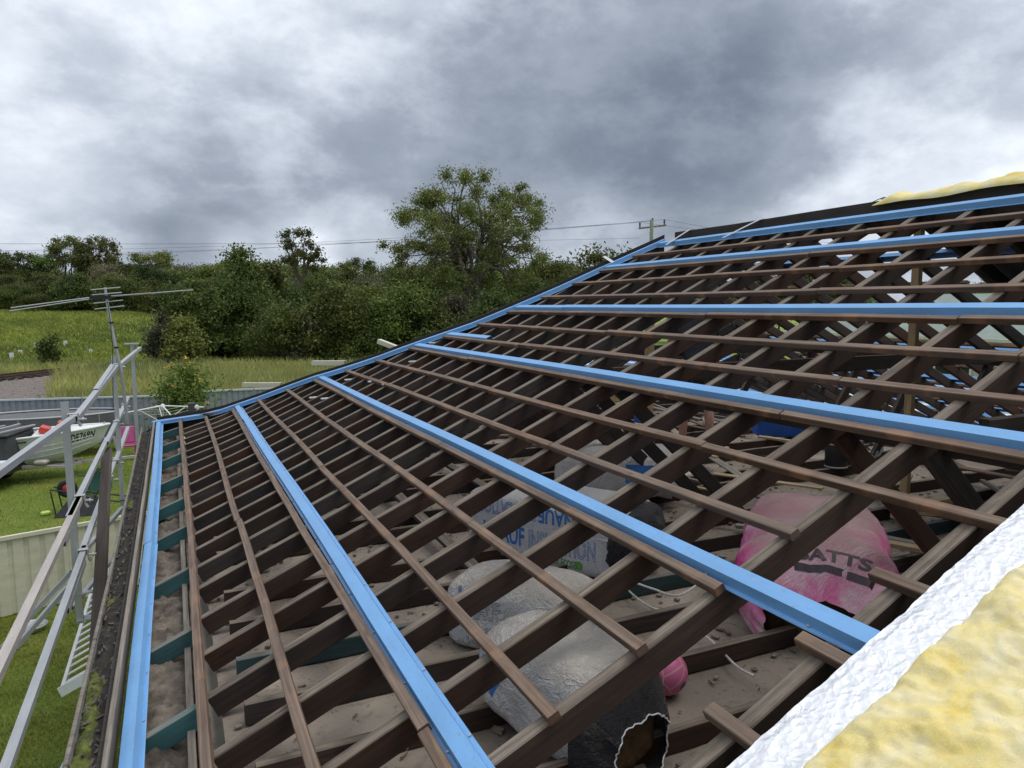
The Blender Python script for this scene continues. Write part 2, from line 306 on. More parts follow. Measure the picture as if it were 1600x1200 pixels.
# ------------------------------------------------------------------ mesh helpers
def mesh_np(name, V, Fq, mat=None, uv=None, smooth=False):
    """V (n,3); Fq list of tuples or int array (m,k)."""
    me = bpy.data.meshes.new(name); V = np.asarray(V, dtype=np.float32)
    if isinstance(Fq, np.ndarray):
        m, k = Fq.shape; loops = Fq.ravel(); starts = np.arange(0, m*k, k); 
    else:
        loops = np.array([i for f in Fq for i in f], dtype=np.int32); ln = np.array([len(f) for f in Fq]); starts = np.concatenate([[0], np.cumsum(ln)[:-1]])
    me.vertices.add(len(V)); me.vertices.foreach_set('co', V.ravel())
    me.loops.add(len(loops)); me.loops.foreach_set('vertex_index', np.asarray(loops, dtype=np.int32))
    me.polygons.add(len(starts)); me.polygons.foreach_set('loop_start', np.asarray(starts, dtype=np.int32))
    if uv is not None:
        l = me.uv_layers.new(name='UVMap'); l.data.foreach_set('uv', np.asarray(uv, dtype=np.float32).ravel())
    me.update(calc_edges=True); me.validate()
    me.polygons.foreach_set('use_smooth', np.full(len(me.polygons), bool(smooth)))
    if mat: me.materials.append(mat)
    return me
def link(name, me, parent=None, loc=None, rot=None):
    o = bpy.data.objects.new(name, me); col.objects.link(o)
    if parent is not None:
        o.parent = parent
        if loc is None: o.matrix_parent_inverse = parent.matrix_basis.inverted()
    if loc is not None: o.location = loc
    if rot is not None: o.rotation_euler = rot
    return o
def tag(o, label=None, cat=None, group=None, kind=None):
    if label: o['label'] = label
    if cat: o['category'] = cat
    if group: o['group'] = group
    if kind: o['kind'] = kind
    return o
def empty(name, loc, label=None, cat=None, group=None, rot=(0, 0, 0)):
    o = bpy.data.objects.new(name, None); col.objects.link(o); o.location = tuple(loc); o.rotation_euler = rot; o.empty_display_size = 0.1
    return tag(o, label, cat, group)
class MB:
    """collects pieces of geometry that become ONE mesh"""
    def __init__(s): s.V = []; s.F = []; s.U = []; s.n = 0
    def add(s, V, Fc, U=None):
        V = np.asarray(V, float); s.V.append(V)
        for i, f in enumerate(Fc):
            s.F.append(tuple(int(x)+s.n for x in f)); s.U.append(U[i] if U is not None else [(V[j][0]+V[j][2]*0.3, V[j][1]+V[j][2]) for j in f])
        s.n += len(V); return s
    def box(s, c, size, M3=None, bev=0.0):
        c = np.asarray(c, float); h = np.asarray(size, float)/2
        if bev <= 0:
            P = np.array([(x, y, z) for x in (-1, 1) for y in (-1, 1) for z in (-1, 1)])*h
            Fc = [(0, 1, 3, 2), (4, 6, 7, 5), (0, 4, 5, 1), (2, 3, 7, 6), (0, 2, 6, 4), (1, 5, 7, 3)]
        else:
            prof = []
            for sx, sy in ((-1, -1), (1, -1), (1, 1), (-1, 1)):
                a = (sx*h[0], sy*(h[1]-bev)); b_ = (sx*(h[0]-bev), sy*h[1])
                prof += [a, b_] if sx*sy < 0 else [b_, a]
            prof = [(-h[0]+bev, -h[1]), (h[0]-bev, -h[1]), (h[0], -h[1]+bev), (h[0], h[1]-bev), (h[0]-bev, h[1]), (-h[0]+bev, h[1]), (-h[0], h[1]-bev), (-h[0], -h[1]+bev)]
            rings = []
            for z, k in ((-h[2], bev), (-h[2]+bev, 0), (h[2]-bev, 0), (h[2], bev)):
                rings += [(x*(1-k/h[0]), y*(1-k/h[1]), z) for x, y in prof]
            P = np.array(rings); Fc = [tuple(range(7, -1, -1)), tuple(range(24, 32))]
            for r in range(3):
                for i in range(8): Fc.append((r*8+i, r*8+(i+1) % 8, r*8+8+(i+1) % 8, r*8+8+i))
        if M3 is not None: P = P @ np.asarray(M3, float).T
        return s.add(P+c, Fc)
    def tube(s, pts, r, n=8, cap=True):
        pts = np.asarray(pts, float); r = np.broadcast_to(np.asarray(r, float), (len(pts),))
        T = np.gradient(pts, axis=0); T /= np.linalg.norm(T, axis=1)[:, None]+1e-12
        up = np.array([0, 0, 1.0]) if abs(T[0][2]) < 0.9 else np.array([1.0, 0, 0]); V = []
        for p, t, rr in zip(pts, T, r):
            a = np.cross(t, up); a /= np.linalg.norm(a)+1e-12; up = np.cross(a, t); b_ = up
            V += [p+rr*(math.cos(q)*a+math.sin(q)*b_) for q in np.linspace(0, 2*math.pi, n, endpoint=False)]
        Fc = []
        for i in range(len(pts)-1):
            for j in range(n): Fc.append((i*n+j, i*n+(j+1) % n, (i+1)*n+(j+1) % n, (i+1)*n+j))
        if cap: Fc += [tuple(range(n-1, -1, -1)), tuple(range((len(pts)-1)*n, len(pts)*n))]
        return s.add(V, Fc)
    def lathe(s, prof, c=(0, 0, 0), n=24, M3=None):
        V = []; Fc = []
        for (r, z) in prof: V += [(r*math.cos(q), r*math.sin(q), z) for q in np.linspace(0, 2*math.pi, n, endpoint=False)]
        for i in range(len(prof)-1):
            for j in range(n): Fc.append((i*n+j, i*n+(j+1) % n, (i+1)*n+(j+1) % n, (i+1)*n+j))
        V = np.array(V)
        if M3 is not None: V = V @ np.asarray(M3, float).T
        return s.add(V+np.asarray(c), Fc)
    def sweep(s, pts, side, up, prof, caps=True, closed=True):
        """prof: list of (a,b); vertex = p + a*side + b*up. UV: metres along / round."""
        pts = np.asarray(pts, float); n = len(prof); L = np.concatenate([[0], np.cumsum(np.linalg.norm(np.diff(pts, axis=0), axis=1))])
        side = np.broadcast_to(np.asarray(side, float), pts.shape); up = np.broadcast_to(np.asarray(up, float), pts.shape)
        V = np.concatenate([[p+a*sd+b_*u for a, b_ in prof] for p, sd, u in zip(pts, side, up)])
        pr = np.array(list(prof)+[prof[0]]); W_ = np.concatenate([[0], np.cumsum(np.linalg.norm(np.diff(pr, axis=0), axis=1))])
        Fc = []; U = []; m = n if closed else n-1
        for i in range(len(pts)-1):
            for j in range(m):
                Fc.append((i*n+j, i*n+(j+1) % n, (i+1)*n+(j+1) % n, (i+1)*n+j))
                U.append([(L[i], W_[j]), (L[i], W_[j+1]), (L[i+1], W_[j+1]), (L[i+1], W_[j])])
        if caps and closed:
            for base_ in (0, (len(pts)-1)*n):
                f = tuple(range(base_, base_+n)); Fc.append(f if base_ else f[::-1]); U.append([(prof[k % n][0]*3, prof[k % n][1]) for k in (range(n) if base_ else range(n-1, -1, -1))])
        return s.add(V, Fc, U)
    def mesh(s, name, mat, smooth=False):
        return mesh_np(name, np.concatenate(s.V), s.F, mat, np.concatenate([np.asarray(u, float) for u in s.U]), smooth)
    def build(s, name, mat, parent=None, smooth=False, loc=None):
        return link(name, s.mesh(name, mat, smooth), parent, loc)
def rect(wd, ht, c=0.003):
    a, b_ = wd/2, ht/2
    return [(-a+c, -b_), (a-c, -b_), (a, -b_+c), (a, b_-c), (a-c, b_), (-a+c, b_), (-a, b_-c), (-a, -b_+c)]
def unit(v): v = np.asarray(v, float); return v/np.linalg.norm(v)
def basis(t, up=(0, 0, 1)):
    t = unit(t); a = np.cross(t, up)
    if np.linalg.norm(a) < 1e-6: a = np.cross(t, (1, 0, 0))
    a = unit(a); return a, np.cross(a, t)
def bar(mb, p, q, wd, ht, up=(0, 0, 1), seg=1, c=0.003, jit=0.0):
    p, q = np.asarray(p, float), np.asarray(q, float); a, u = basis(q-p, up)
    pts = np.array([p+(q-p)*t for t in np.linspace(0, 1, seg+1)])
    if jit and seg > 1: pts[1:-1] += rng.normal(0, jit, (seg-1, 3))
    return mb.sweep(pts, a, u, rect(wd, ht, min(c, wd*0.2, ht*0.2)))
def hollow(mb, p, q, wd, ht, th=0.003, up=(0, 0, 1)):        # open-ended box section
    p, q = np.asarray(p, float), np.asarray(q, float); a, u = basis(q-p, up); h = (wd/2, ht/2)
    o = [(-h[0], -h[1]), (h[0], -h[1]), (h[0], h[1]), (-h[0], h[1])]; i_ = [(x*(1-th/h[0]), y*(1-th/h[1])) for x, y in o]
    V = [p+x*a+y*u for x, y in o]+[q+x*a+y*u for x, y in o]+[p+x*a+y*u for x, y in i_]+[q+x*a+y*u for x, y in i_]
    Fc = []
    for j in range(4):
        k = (j+1) % 4; Fc += [(j, k, 4+k, 4+j), (8+k, 8+j, 12+j, 12+k), (j, 8+j, 8+k, k), (4+k, 12+k, 12+j, 4+j)]
    L = np.linalg.norm(q-p); U = [[(0, 0), (0, .1), (L, .1), (L, 0)]]*len(Fc)
    return mb.add(V, Fc, U)
def nz(p, s): return noise.noise(Vector((p[0]*s, p[1]*s, p[2]*s)))
def text_mesh(body, size, spacing=1.0, outline=0.0, extrude=0.0, bold=0.0):
    cu = bpy.data.curves.new('lettering', 'FONT'); cu.body = body; cu.size = size; cu.align_x = 'LEFT'; cu.space_character = spacing
    cu.resolution_u = 3
    if bold: cu.offset = bold
    if outline: cu.fill_mode = 'NONE'; cu.bevel_depth = outline; cu.bevel_resolution = 0
    else: cu.extrude = extrude
    t = bpy.data.objects.new('lettering', cu); col.objects.link(t); dg = bpy.context.evaluated_depsgraph_get(); dg.update()
    me = bpy.data.meshes.new_from_object(t.evaluated_get(dg)); bpy.data.objects.remove(t)
    V = np.array([v.co[:] for v in me.vertices]) if len(me.vertices) else np.zeros((0, 3)); Fc = [tuple(p.vertices) for p in me.polygons]
    bpy.data.meshes.remove(me); return V, Fc

# ------------------------------------------------------------------ ground, track bed
def sst(x, a, b):
    t = np.clip((np.asarray(x, float)-a)/(b-a), 0, 1); return t*t*(3-2*t)
def terr(x, y):
    x = np.asarray(x, float); y = np.asarray(y, float)
    r = 3.9*sst(y, 50, 88)*(1-sst(x, -6, 12))
    r = r+0.25*np.sin(x*0.21+1)*np.sin(y*0.17)*sst(y, 26, 60)
    return G+r
def gpos(px, D):
    v = at(px, 477, D); return np.array([v[0], v[1], float(terr(v[0], v[1]))])
def ground_mat():
    m, T, b = new_mat('grass ground'); co = T.n('ShaderNodeNewGeometry').outputs['Position']; s = T.n('ShaderNodeSeparateXYZ'); T.l(co, s.inputs[0])
    a = T.noise(co, 0.55, 6, 0.65, 0.4); f = T.noise(co, 24, 4, 0.7); d = T.noise(co, 2.6, 5, 0.6); e = T.noise(co, 0.09, 5, 0.6)
    lawn = T.ramp(a, [(0.3, (0.095, 0.14, 0.025)), (0.55, (0.155, 0.205, 0.04)), (0.75, (0.235, 0.235, 0.07))])
    lawn = T.mix(T.math('MULTIPLY', T.maprange(d, 0.60, 0.72), 0.5), lawn, (0.15, 0.10, 0.05, 1))
    fld = T.ramp(e, [(0.3, (0.16, 0.26, 0.05)), (0.5, (0.23, 0.30, 0.07)), (0.7, (0.33, 0.33, 0.13))])
    fld = T.mix(T.math('MULTIPLY', T.maprange(a, 0.4, 0.75), 0.5), fld, (0.09, 0.12, 0.035, 1))
    cc = T.mix(T.maprange(s.outputs[1], 22.0, 26.0), lawn, fld)
    cc = T.mix(0.3, cc, T.ramp(f, [(0.3, (0.05, 0.05, 0.05)), (0.7, (0.95, 0.95, 0.95))]), 'OVERLAY')
    T.l(cc, b.inputs['Base Color']); b.inputs['Roughness'].default_value = 0.95; b.inputs['Specular IOR Level'].default_value = 0.1
    set_bump(T, b, T.math('ADD', f, d), 0.8, 0.06); return m
M['ground'] = ground_mat()
u_ = np.linspace(-1, 1, 170); gx = 6+np.sign(u_)*(np.abs(u_)**2.6)*1400+u_*90
v_ = np.linspace(0, 1, 190); gy = -40+v_*190+(v_**4)*1800
X, Y = np.meshgrid(gx, gy); Z = terr(X, Y)
V = np.stack([X.ravel(), Y.ravel(), Z.ravel()], 1); nx = len(gx); i0 = (np.arange(len(gy)-1)[:, None]*nx+np.arange(nx-1)[None]).ravel()
Fq = np.stack([i0, i0+1, i0+1+nx, i0+nx], 1)
tag(link('ground', mesh_np('ground', V, Fq, M['ground'], smooth=True)), kind='structure')

def ballast_mat():
    m, T, b = new_mat('ballast'); co = T.n('ShaderNodeNewGeometry').outputs['Position']
    v = T.n('ShaderNodeTexVoronoi'); v.inputs['Scale'].default_value = 9; T.l(co, v.inputs['Vector']); n = T.noise(co, 3, 4, 0.6)
    cc = T.mix(0.5, T.ramp(n, [(0.3, (0.17, 0.135, 0.115)), (0.7, (0.33, 0.28, 0.25))]), T.ramp(v.outputs['Distance'], [(0, (0.4, 0.36, 0.33)), (0.6, (0.06, 0.05, 0.045))]))
    T.l(cc, b.inputs['Base Color']); b.inputs['Roughness'].default_value = 0.9; set_bump(T, b, v.outputs['Distance'], 1, 0.1); return m
TD = unit([0.60, 0.80, 0]); TN = np.array([-TD[1], TD[0], 0.0]); T0 = np.array([-8.6, 41.6, G])
prof = [(-19, 0.03), (-3.6, 0.16), (-2.2, 0.26), (1.5, 0.28), (2.6, 0.02)]
mb = MB(); pts = np.array([T0+TD*t for t in np.linspace(-90, 10, 60)])
mb.sweep(pts, TN, (0, 0, 1), prof, caps=False, closed=False)
tag(mb.build('ballast_bed', ballast_mat()), kind='structure')
stones = MB()
for i in range(900):
    p = T0+TD*rng.uniform(-40, 9)+TN*rng.uniform(-14, 2.2); h = 0.27 if -2.3 < (p-T0)@TN < 1.5 else 0.12
    stones.box((p[0], p[1], G+h), rng.uniform(0.05, 0.13, 3), Matrix.Rotation(rng.uniform(0, 6), 3, Vector(rng.normal(0, 1, 3))))
tag(stones.build('ballast_stones', ballast_mat()), kind='stuff')
track = empty('railway_track', T0+TD*-6+np.array([0, 0, 0.28]), 'rusty railway track on a gravel bed beyond the grey fence', 'railway track')
for sgn in (-0.72, 0.72):
    mb = MB(); mb.sweep(pts+TN*sgn+np.array([0, 0, 0.50]), TN, (0, 0, 1), [(-.06, -.13), (.06, -.13), (.06, -.11), (.01, -.09), (.01, -.04), (.035, -.03), (.035, 0), (-.035, 0), (-.035, -.03), (-.01, -.04), (-.01, -.09), (-.06, -.11)])
    mb.build('rail', plain('rusty rail', (0.075, 0.045, 0.032), 0.8, 0.3, 2), track)
slm = MB().box((0, 0, 0), (2.4, 0.23, 0.13)).mesh('sleeper', M['darkwood'])
for t in np.arange(-60, 9, 0.7):
    o = link('sleeper', slm, track); p = T0+TD*t; o.matrix_parent_inverse = track.matrix_basis.inverted()
    o.matrix_basis = Matrix.Translation((p[0], p[1], G+0.30)) @ Matrix.Rotation(math.atan2(TN[1], TN[0]), 4, 'Z')

# ------------------------------------------------------------------ the house
HO = np.array([5.1, -6.5, G])
house = empty('house', HO, 'house stripped to its brown rafters with blue steel battens laid across the roof', 'house')
TH = 0.436819; BEND = -0.0056554; S_ = 0.33; CT, ST = math.cos(TH), math.sin(TH)
KR = 17.15
def surf(k, y, off=0.0):
    h = k*S_; z = h*ST+off*CT+BEND*h*(5.6-h)
    z += 0.125*max(0.0, min(1.0, 1-k/2.6))*max(0.0, min(1.0, (y+5)/5.6))
    return np.array([h*CT-off*ST, y, z])
XR = surf(KR, -6)[0]+0.02; ZR = surf(KR, -6)[2]
HK = [-0.3, 0, 1, 2, 3, 4, 5, 6, 7, 8, 9, 10, 10.6, 11.8, 13.3, 15, 16.6, 17.4]
HY = [0.75, 0.58, 0.22, -0.16, -0.40, -0.72, -0.94, -1.2, -1.66, -2.0, -2.25, -2.58, -2.82, -3.06, -3.32, -3.54, -3.80, -3.92]
def hipy(k): return float(np.interp(k, HK, HY))
def hipk(y): return float(np.interp(-y, [-q for q in HY], HK))
NK = unit(np.array([-ST, 0, CT])); TK = np.array([CT, 0, ST])
YEND = -15.5
RY = [0.26, -0.12, -0.50, -0.86, -1.20, -1.56, -1.95, -2.30, -2.66, -3.06, -3.45, -3.84, -4.22, -4.57, -4.93, -5.27, -5.62, -5.98, -6.41, -6.83, -7.23, -7.66, -8.11, -8.53, -8.97, -9.40]
RY += [round(-9.83-0.43*i, 2) for i in range(13)]
def rafter_pts(y, k0, k1, off, n=9):
    ks = np.linspace(k0, k1, n); return np.array([surf(k, y, off) for k in ks])
def mirror(P): P = np.array(P); P[..., 0] = 2*XR-P[..., 0]; return P
for y in RY:
    yc = y+0.025; k1 = min(KR, hipk(y)-0.1)
    if k1 < 2: continue
    P = rafter_pts(yc, 1.02, k1, -0.05); P[1:-1, 1] += rng.normal(0, 0.003, len(P)-2); P[:, 2] += rng.normal(0, 0.0015, len(P))
    side = np.array([0, 1, 0])
    mb = MB(); mb.sweep(P, side, NK, rect(0.05, 0.098, 0.004)); mb.build('rafter', M['rafter'], house)
    Pm = mirror(rafter_pts(yc+0.06, 0.2, min(KR, max(3, k1)), -0.05)); mb = MB(); mb.sweep(Pm, side, NK*np.array([-1, 1, 1]), rect(0.05, 0.098, 0.004)); mb.build('rafter', M['rafter'], house)
for y in [0.56, -0.24, -1.10, -1.93, -2.95, -3.8, -4.62, -5.54, -6.46, -7.24, -8.12, -8.98, -9.85]:
    P = rafter_pts(y+0.022, -0.02, 0.92, -0.05, 4); mb = MB(); mb.sweep(P, (0, 1, 0), NK, rect(0.045, 0.092)); mb.build('rafter_tail', M['teal'], house)

def roofline(k, y0, y1, off, step=0.5, jit=0.003, wob=0.006):
    n = max(2, int(abs(y1-y0)/step)+1); ys = np.linspace(y0, y1, n); ph = rng.uniform(0, 6)
    kk = k+np.array([wob/S_*math.sin(q*1.3+ph) for q in ys]); return np.array([surf(a, q, off) for a, q in zip(kk, ys)])+rng.normal(0, jit*0.4, (n, 3))*np.array([1, 0, 1])
# timber battens: rows, broken at their joints
rows = {1: [(None, -3.9), (-3.9, -9.3)], 2.0: [(-0.02, -5.2), (-5.2, -9.3)], 3.0: [(None, -4.4), (-4.4, -8.25), (-8.25, -9.3)], 4.0: [(None, -5.0), (-5.0, -8.55)],
        5.02: [(None, -7.15), (-7.15, -8.545)], 6.0: [(None, -5.9), (-5.9, -8.54)], 7.02: [(None, -6.85), (-6.85, -8.55)], 7.97: [(None, -5.35), (-5.35, -7.75), (-7.75, -9.4)],
        9.0: [(None, -4.15), (-4.15, -7.9), (-7.9, -9.4)], 10.0: [(None, -4.6), (-4.6, -7.95), (-7.95, -9.4)], 10.95: [(None, -5.55), (-5.55, -8.54), (-8.54, -9.4)], 11.9: [(None, -6.35), (-6.35, -8.1), (-8.1, -9.4)],
        12.95: [(None, -7.0), (-7.0, -9.4)], 13.97: [(None, -6.9), (-6.9, -9.4)], 14.85: [(None, -6.4), (-6.4, -9.4)], 15.9: [(None, -6.6), (-6.6, -9.4)]}
BP = rect(0.040, 0.030, 0.003)
for k, segs in rows.items():
    for (a, b) in segs:
        a = hipy(k)-0.06 if a is None else a-0.003
        P = roofline(k, a, b+0.003, 0.0152); mb = MB(); mb.sweep(P, TK, NK, BP); mb.build('timber_batten', M['batten'], house)
for k, a, b in ((4.93, -8.87, -9.4), (5.93, -8.88, -9.4), (6.91, -8.87, -9.4)):
    mb = MB(); mb.sweep(roofline(k, a, b, 0.0152), TK, NK, BP); mb.build('timber_batten', M['batten'], house)
mb = MB(); bar(mb, surf(1.55, 0.05, 0.032), surf(2.35, -0.42, 0.05), 0.04, 0.03); mb.build('timber_batten', M['batten'], house)
# blue top-hat battens
hat = [(-.048, 0), (-.045, .003), (-.034, .003), (-.0265, .040), (-.009, .0402), (0, .0404), (.009, .0402), (.0265, .040), (.034, .003), (.045, .003), (.048, 0), (.048, -.0015), (.032, .0005), (.0250, .0375), (-.0250, .0375), (-.032, .0005), (-.048, -.0015)]
def steel_batten(pts, side, up, mat=None):
    mb = MB(); mb.sweep(pts, side, up, hat); return mb.build('steel_batten', mat or M['blue'], house)
B1K = 0.135
for k, segs in {B1K: [(None, -4.7), (-4.72, -9.4)], 3.215: [(None, -1.7), (-1.68, -9.4)], 6.215: [(None, -9.4)], 9.215: [(None, -3.05), (-3.02, -9.4)], 10.13: [(None, -3.85)],
                12.17: [(None, -4.25), (-4.22, -9.4)], 15.07: [(None, -4.55), (-4.53, -9.4)], 16.72: [(None, -9.4)]}.items():
    for i, (a, b) in enumerate(segs):
        a = hipy(k)-0.0 if a is None else a
        P = roofline(k, a, b, 0.003+0.0012*i, 0.6, 0.001, 0.004); o = steel_batten(P, TK, NK)
        if k < 13:
            mb = MB()
            for s in np.arange(0.25, abs(b-a), 0.43):
                q = surf(k, a-s, 0.003)
                for sd in (-.038, .038):
                    qq = q+TK*sd+NK*0.004; mb.tube([qq, qq+NK*0.005], 0.0055, 6)
            if mb.n:
                sx = link('screw', mb.mesh('screw', M['galv']), o); sx.matrix_parent_inverse = Matrix.Identity(4); tag(sx, kind='stuff')
# hip batten and boards
hk = np.linspace(-0.05, 16.95, 26); hp = np.array([surf(k, hipy(k), 0.006) for k in hk])
tg = np.gradient(hp, axis=0); tg /= np.linalg.norm(tg, axis=1)[:, None]; sd = np.cross(tg, NK); sd /= np.linalg.norm(sd, axis=1)[:, None]
down = -np.cross(tg, [0, 0, 1]); down /= np.linalg.norm(down, axis=1)[:, None]
if down[10][1] > 0: down = -down
mb = MB(); mb.sweep(hp+down*0.03, sd, NK, hat); mb.build('steel_batten', M['blue'], house)
out = -down
P = hp+out*0.045; P[:, 2] -= 0.02
mb = MB(); mb.sweep(P, out, np.array([0, 0, 1.0]), rect(0.035, 0.22, 0.004)); mb.build('hip_board', M['darkwood'], house)
ridge0, ridge1 = hipy(17)-0.05, YEND
P = np.array([(XR+0.02, y, ZR-0.032+0.008*math.sin(y*1.7)) for y in np.linspace(ridge0, ridge1, 14)])
mb = MB(); mb.sweep(P, (1, 0, 0), (0, 0, 1), rect(0.035, 0.24, 0.004)); mb.build('ridge_board', M['darkwood'], house)
# hip-end slope behind the hip line and far hip
EY, EZ = 0.72, -0.02
for k in np.arange(2.2, 17.2, 1.25):
    a = surf(k, hipy(k), -0.06); a[1] += 0.06; b = np.array([a[0], EY, EZ-0.05])
    for q in (0, 1):
        if q: a, b = mirror(a), mirror(b)
        mb = MB(); bar(mb, b, a, 0.045, 0.095, seg=3); mb.build('rafter', M['rafter'], house)
P = mirror(np.array([surf(k, hipy(k), -0.03) for k in np.linspace(0, 17, 12)]))
mb = MB(); mb.sweep(P, (0.7, 0.7, 0), (0, 0, 1), rect(0.04, 0.2)); mb.build('hip_board', M['darkwood'], house)
for f in (0.12, 0.34, 0.56, 0.78):          # battens of the hip end
    kf = f*17; y0 = hipy(kf)+(EY-hipy(kf))*0.0
    z = surf(kf, hipy(kf), 0.0)[2]; xa = surf(kf, 0)[0]+0.08; xb = 2*XR-xa
    ys = []
    for x_ in np.linspace(xa, xb, 9):
        kk = 17*(min(x_, 2*XR-x_)/XR); yh = hipy(kk); zh = surf(kk, yh, 0)[2]; t = (zh-z)/(zh-EZ+1e-6); ys.append((x_, yh+(EY-yh)*max(0, t), z+0.02))
    mb = MB(); mb.sweep(np.array(ys), (0, 0.9, -0.4), (0, 0.4, 0.9), BP); mb.build('timber_batten', M['batten'], house)
# far slope: timber rows and blue rows
NKm = NK*np.array([-1, 1, 1]); TKm = TK*np.array([-1, 1, 1])
for k in np.arange(1.6, 17, 2.0):
    P = mirror(roofline(k, hipy(k)-0.05, -6.4, 0.0152)); mb = MB(); mb.sweep(P, TKm, NKm, BP); mb.build('timber_batten', M['batten'], house)
for k in (0.3, 3.2, 6.2, 9.2, 12.2, 15.1):
    P = mirror(roofline(k, hipy(k), -9.5, 0.003, 0.6, 0.001)); mb = MB(); mb.sweep(P, TKm, NKm, hat); mb.build('steel_batten', M['blue'], house)
# ceiling, joists, plates, soffit
CZ = 0.035
def dusty_grid(x0, x1, y0, y1, z, amp, st, name, mat, sc_=3.0):
    nx_, ny_ = max(2, int((x1-x0)/st)), max(2, int((y1-y0)/st)); xs, ys = np.linspace(x0, x1, nx_), np.linspace(y0, y1, ny_)
    V = [(x, y, z+amp*(0.7*noise.noise(Vector((x*sc_, y*sc_, 0)))+0.5*noise.noise(Vector((x*sc_*3.3, y*sc_*3.3, 4)))+0.3*noise.noise(Vector((x*sc_*8, y*sc_*8, 9))))) for y in ys for x in xs]
    i0 = (np.arange(ny_-1)[:, None]*nx_+np.arange(nx_-1)[None]).ravel()
    return link(name, mesh_np(name, V, np.stack([i0, i0+1, i0+1+nx_, i0+nx_], 1), mat, smooth=True), house)
dusty_grid(0.36, 2*XR-0.5, -9.0, 0.15, CZ, 0.007, 0.05, 'ceiling_sheet', M['dusty'], 6.0)
tag(dusty_grid(-0.02, 0.30, -9.2, 0.6, -0.045, 0.055, 0.016, 'eave_dirt', M['soot'], 7.0), kind='stuff')
for jn, y in enumerate(RY[:26]):
    if jn % 3 == 1 and y > -6.7: continue
    yj = y-0.09; k1 = 2*XR-0.6
    if yj > 0: continue
    mb = MB(); bar(mb, (0.44, yj, CZ+0.052), (k1, yj+rng.normal(0, .03), CZ+0.052), 0.04, 0.09, seg=10, jit=0.003)
    mb.build('ceiling_joist', M['shadeteal'] if abs(y+6.83) < .01 else M['rafter'], house)
for x, z, wd in ((0.285, -0.03, 0.05), (0.243, -0.004, 0.03), (2*XR-0.42, 0.062, 0.07)):
    mb = MB(); bar(mb, (x, 0.3, z), (x, YEND, z), wd, 0.055, seg=12, jit=0.003); mb.build('wall_plate', M['greywood'] if x < 0.26 else M['rafter'], house)
mb = MB()
for (c, s) in (((0.34, -7.3, (G-0.10)/2), (0.11, 16.2, abs(G)-0.12)), ((2*XR-0.42, -7.3, (G-0.04)/2), (0.11, 16.2, abs(G)-0.06)), ((XR, 0.35, (G-0.08)/2), (2*XR-0.97, 0.11, abs(G)-0.10)), ((XR, -15.3, (G-0.08)/2), (2*XR-0.97, 0.11, abs(G)-0.10))): mb.box(c, s)
mb.build('wall', M['wall'], house)
# fascia, gutter with its lip, debris and moss
mb = MB(); bar(mb, (-0.035, 0.62, 0.09), (-0.042, -4.3, 0.018), 0.022, 0.15, seg=8, jit=0.002); bar(mb, (-0.042, -4.304, 0.018), (-0.042, YEND, 0.0), 0.022, 0.15, seg=8, jit=0.002); mb.build('fascia_board', M['greywood'], house)
gp = np.array([(-0.058, y, 0.01+0.07*max(0, (y+5)/5.6)) for y in np.linspace(0.66, YEND, 20)])
gutter_prof = [(0, 0.0), (-0.004, 0.0), (-0.004, -0.10), (-0.125, -0.10), (-0.135, -0.012), (-0.1285, -0.012), (-0.121, -0.094), (0, -0.094)]
mb = MB(); mb.sweep(gp, (1, 0, 0), (0, 0, 1), gutter_prof); gut = mb.build('gutter', M['galv'], house)
lip = gp+np.array([-0.131, 0, -0.008]); lip[:, 0] += rng.normal(0, 0.002, len(lip)); mb = MB(); mb.tube(lip, 0.0105, 8); mb.build('gutter_lip', M['greywood'], house)
lip = gp+np.array([-0.022, 0, -0.03]); lip[:, 0] += rng.normal(0, 0.003, len(lip)); mb = MB(); mb.tube(lip, 0.0125, 8); mb.build('conduit', M['darkwood'], house)
def strip_grid(name, mat, x0, x1, y0, y1, zf, st=0.012, kind='stuff'):
    nx_, ny_ = int((x1-x0)/st), int((y1-y0)/(st*2)); xs, ys = np.linspace(x0, x1, nx_), np.linspace(y0, y1, ny_)
    V = [(x, y, zf(x, y)) for y in ys for x in xs]; i0 = (np.arange(ny_-1)[:, None]*nx_+np.arange(nx_-1)[None]).ravel()
    return tag(link(name, mesh_np(name, V, np.stack([i0, i0+1, i0+1+nx_, i0+nx_], 1), mat, smooth=True), house), kind=kind)
gz = lambda y: 0.01+0.07*max(0, (y+5)/5.6)
def deb(x, y): return gz(y)-0.052+0.028*noise.noise(Vector((x*18, y*9, 0)))+0.018*noise.noise(Vector((x*50, y*30, 3)))
strip_grid('gutter_debris', M['debris'], -0.182, -0.063, -9.4, 0.6, deb)
def mos(x, y): return deb(x, y)-0.012+0.055*max(-0.2, noise.noise(Vector((x*9+3, y*3.1, 8)))-0.20+0.27*min(1, max(0, (-4.8-y)/2))+1.2*(x+0.12))+0.006*noise.noise(Vector((x*90, y*80, 3)))
strip_grid('moss', M['moss'], -0.178, -0.066, -9.4, -3.0, mos, 0.010)
lt = MB()
for i in range(420):
    y = -9.2+9.6*rng.random()**1.3; x = rng.uniform(-0.175, -0.07); L_ = rng.uniform(0.02, 0.09); a = rng.uniform(0, 6.3); z = deb(x, y)+0.012
    bar(lt, (x-L_/2*math.cos(a)*0.4, y-L_/2*math.sin(a), z), (x+L_/2*math.cos(a)*0.4, y+L_/2*math.sin(a), z+rng.uniform(-.01, .015)), rng.uniform(.002, .014), 0.002)
tag(lt.build('leaf_litter', plain('dead leaves', (0.10, 0.085, 0.065), 0.9, 0.6, 20), house), kind='stuff')
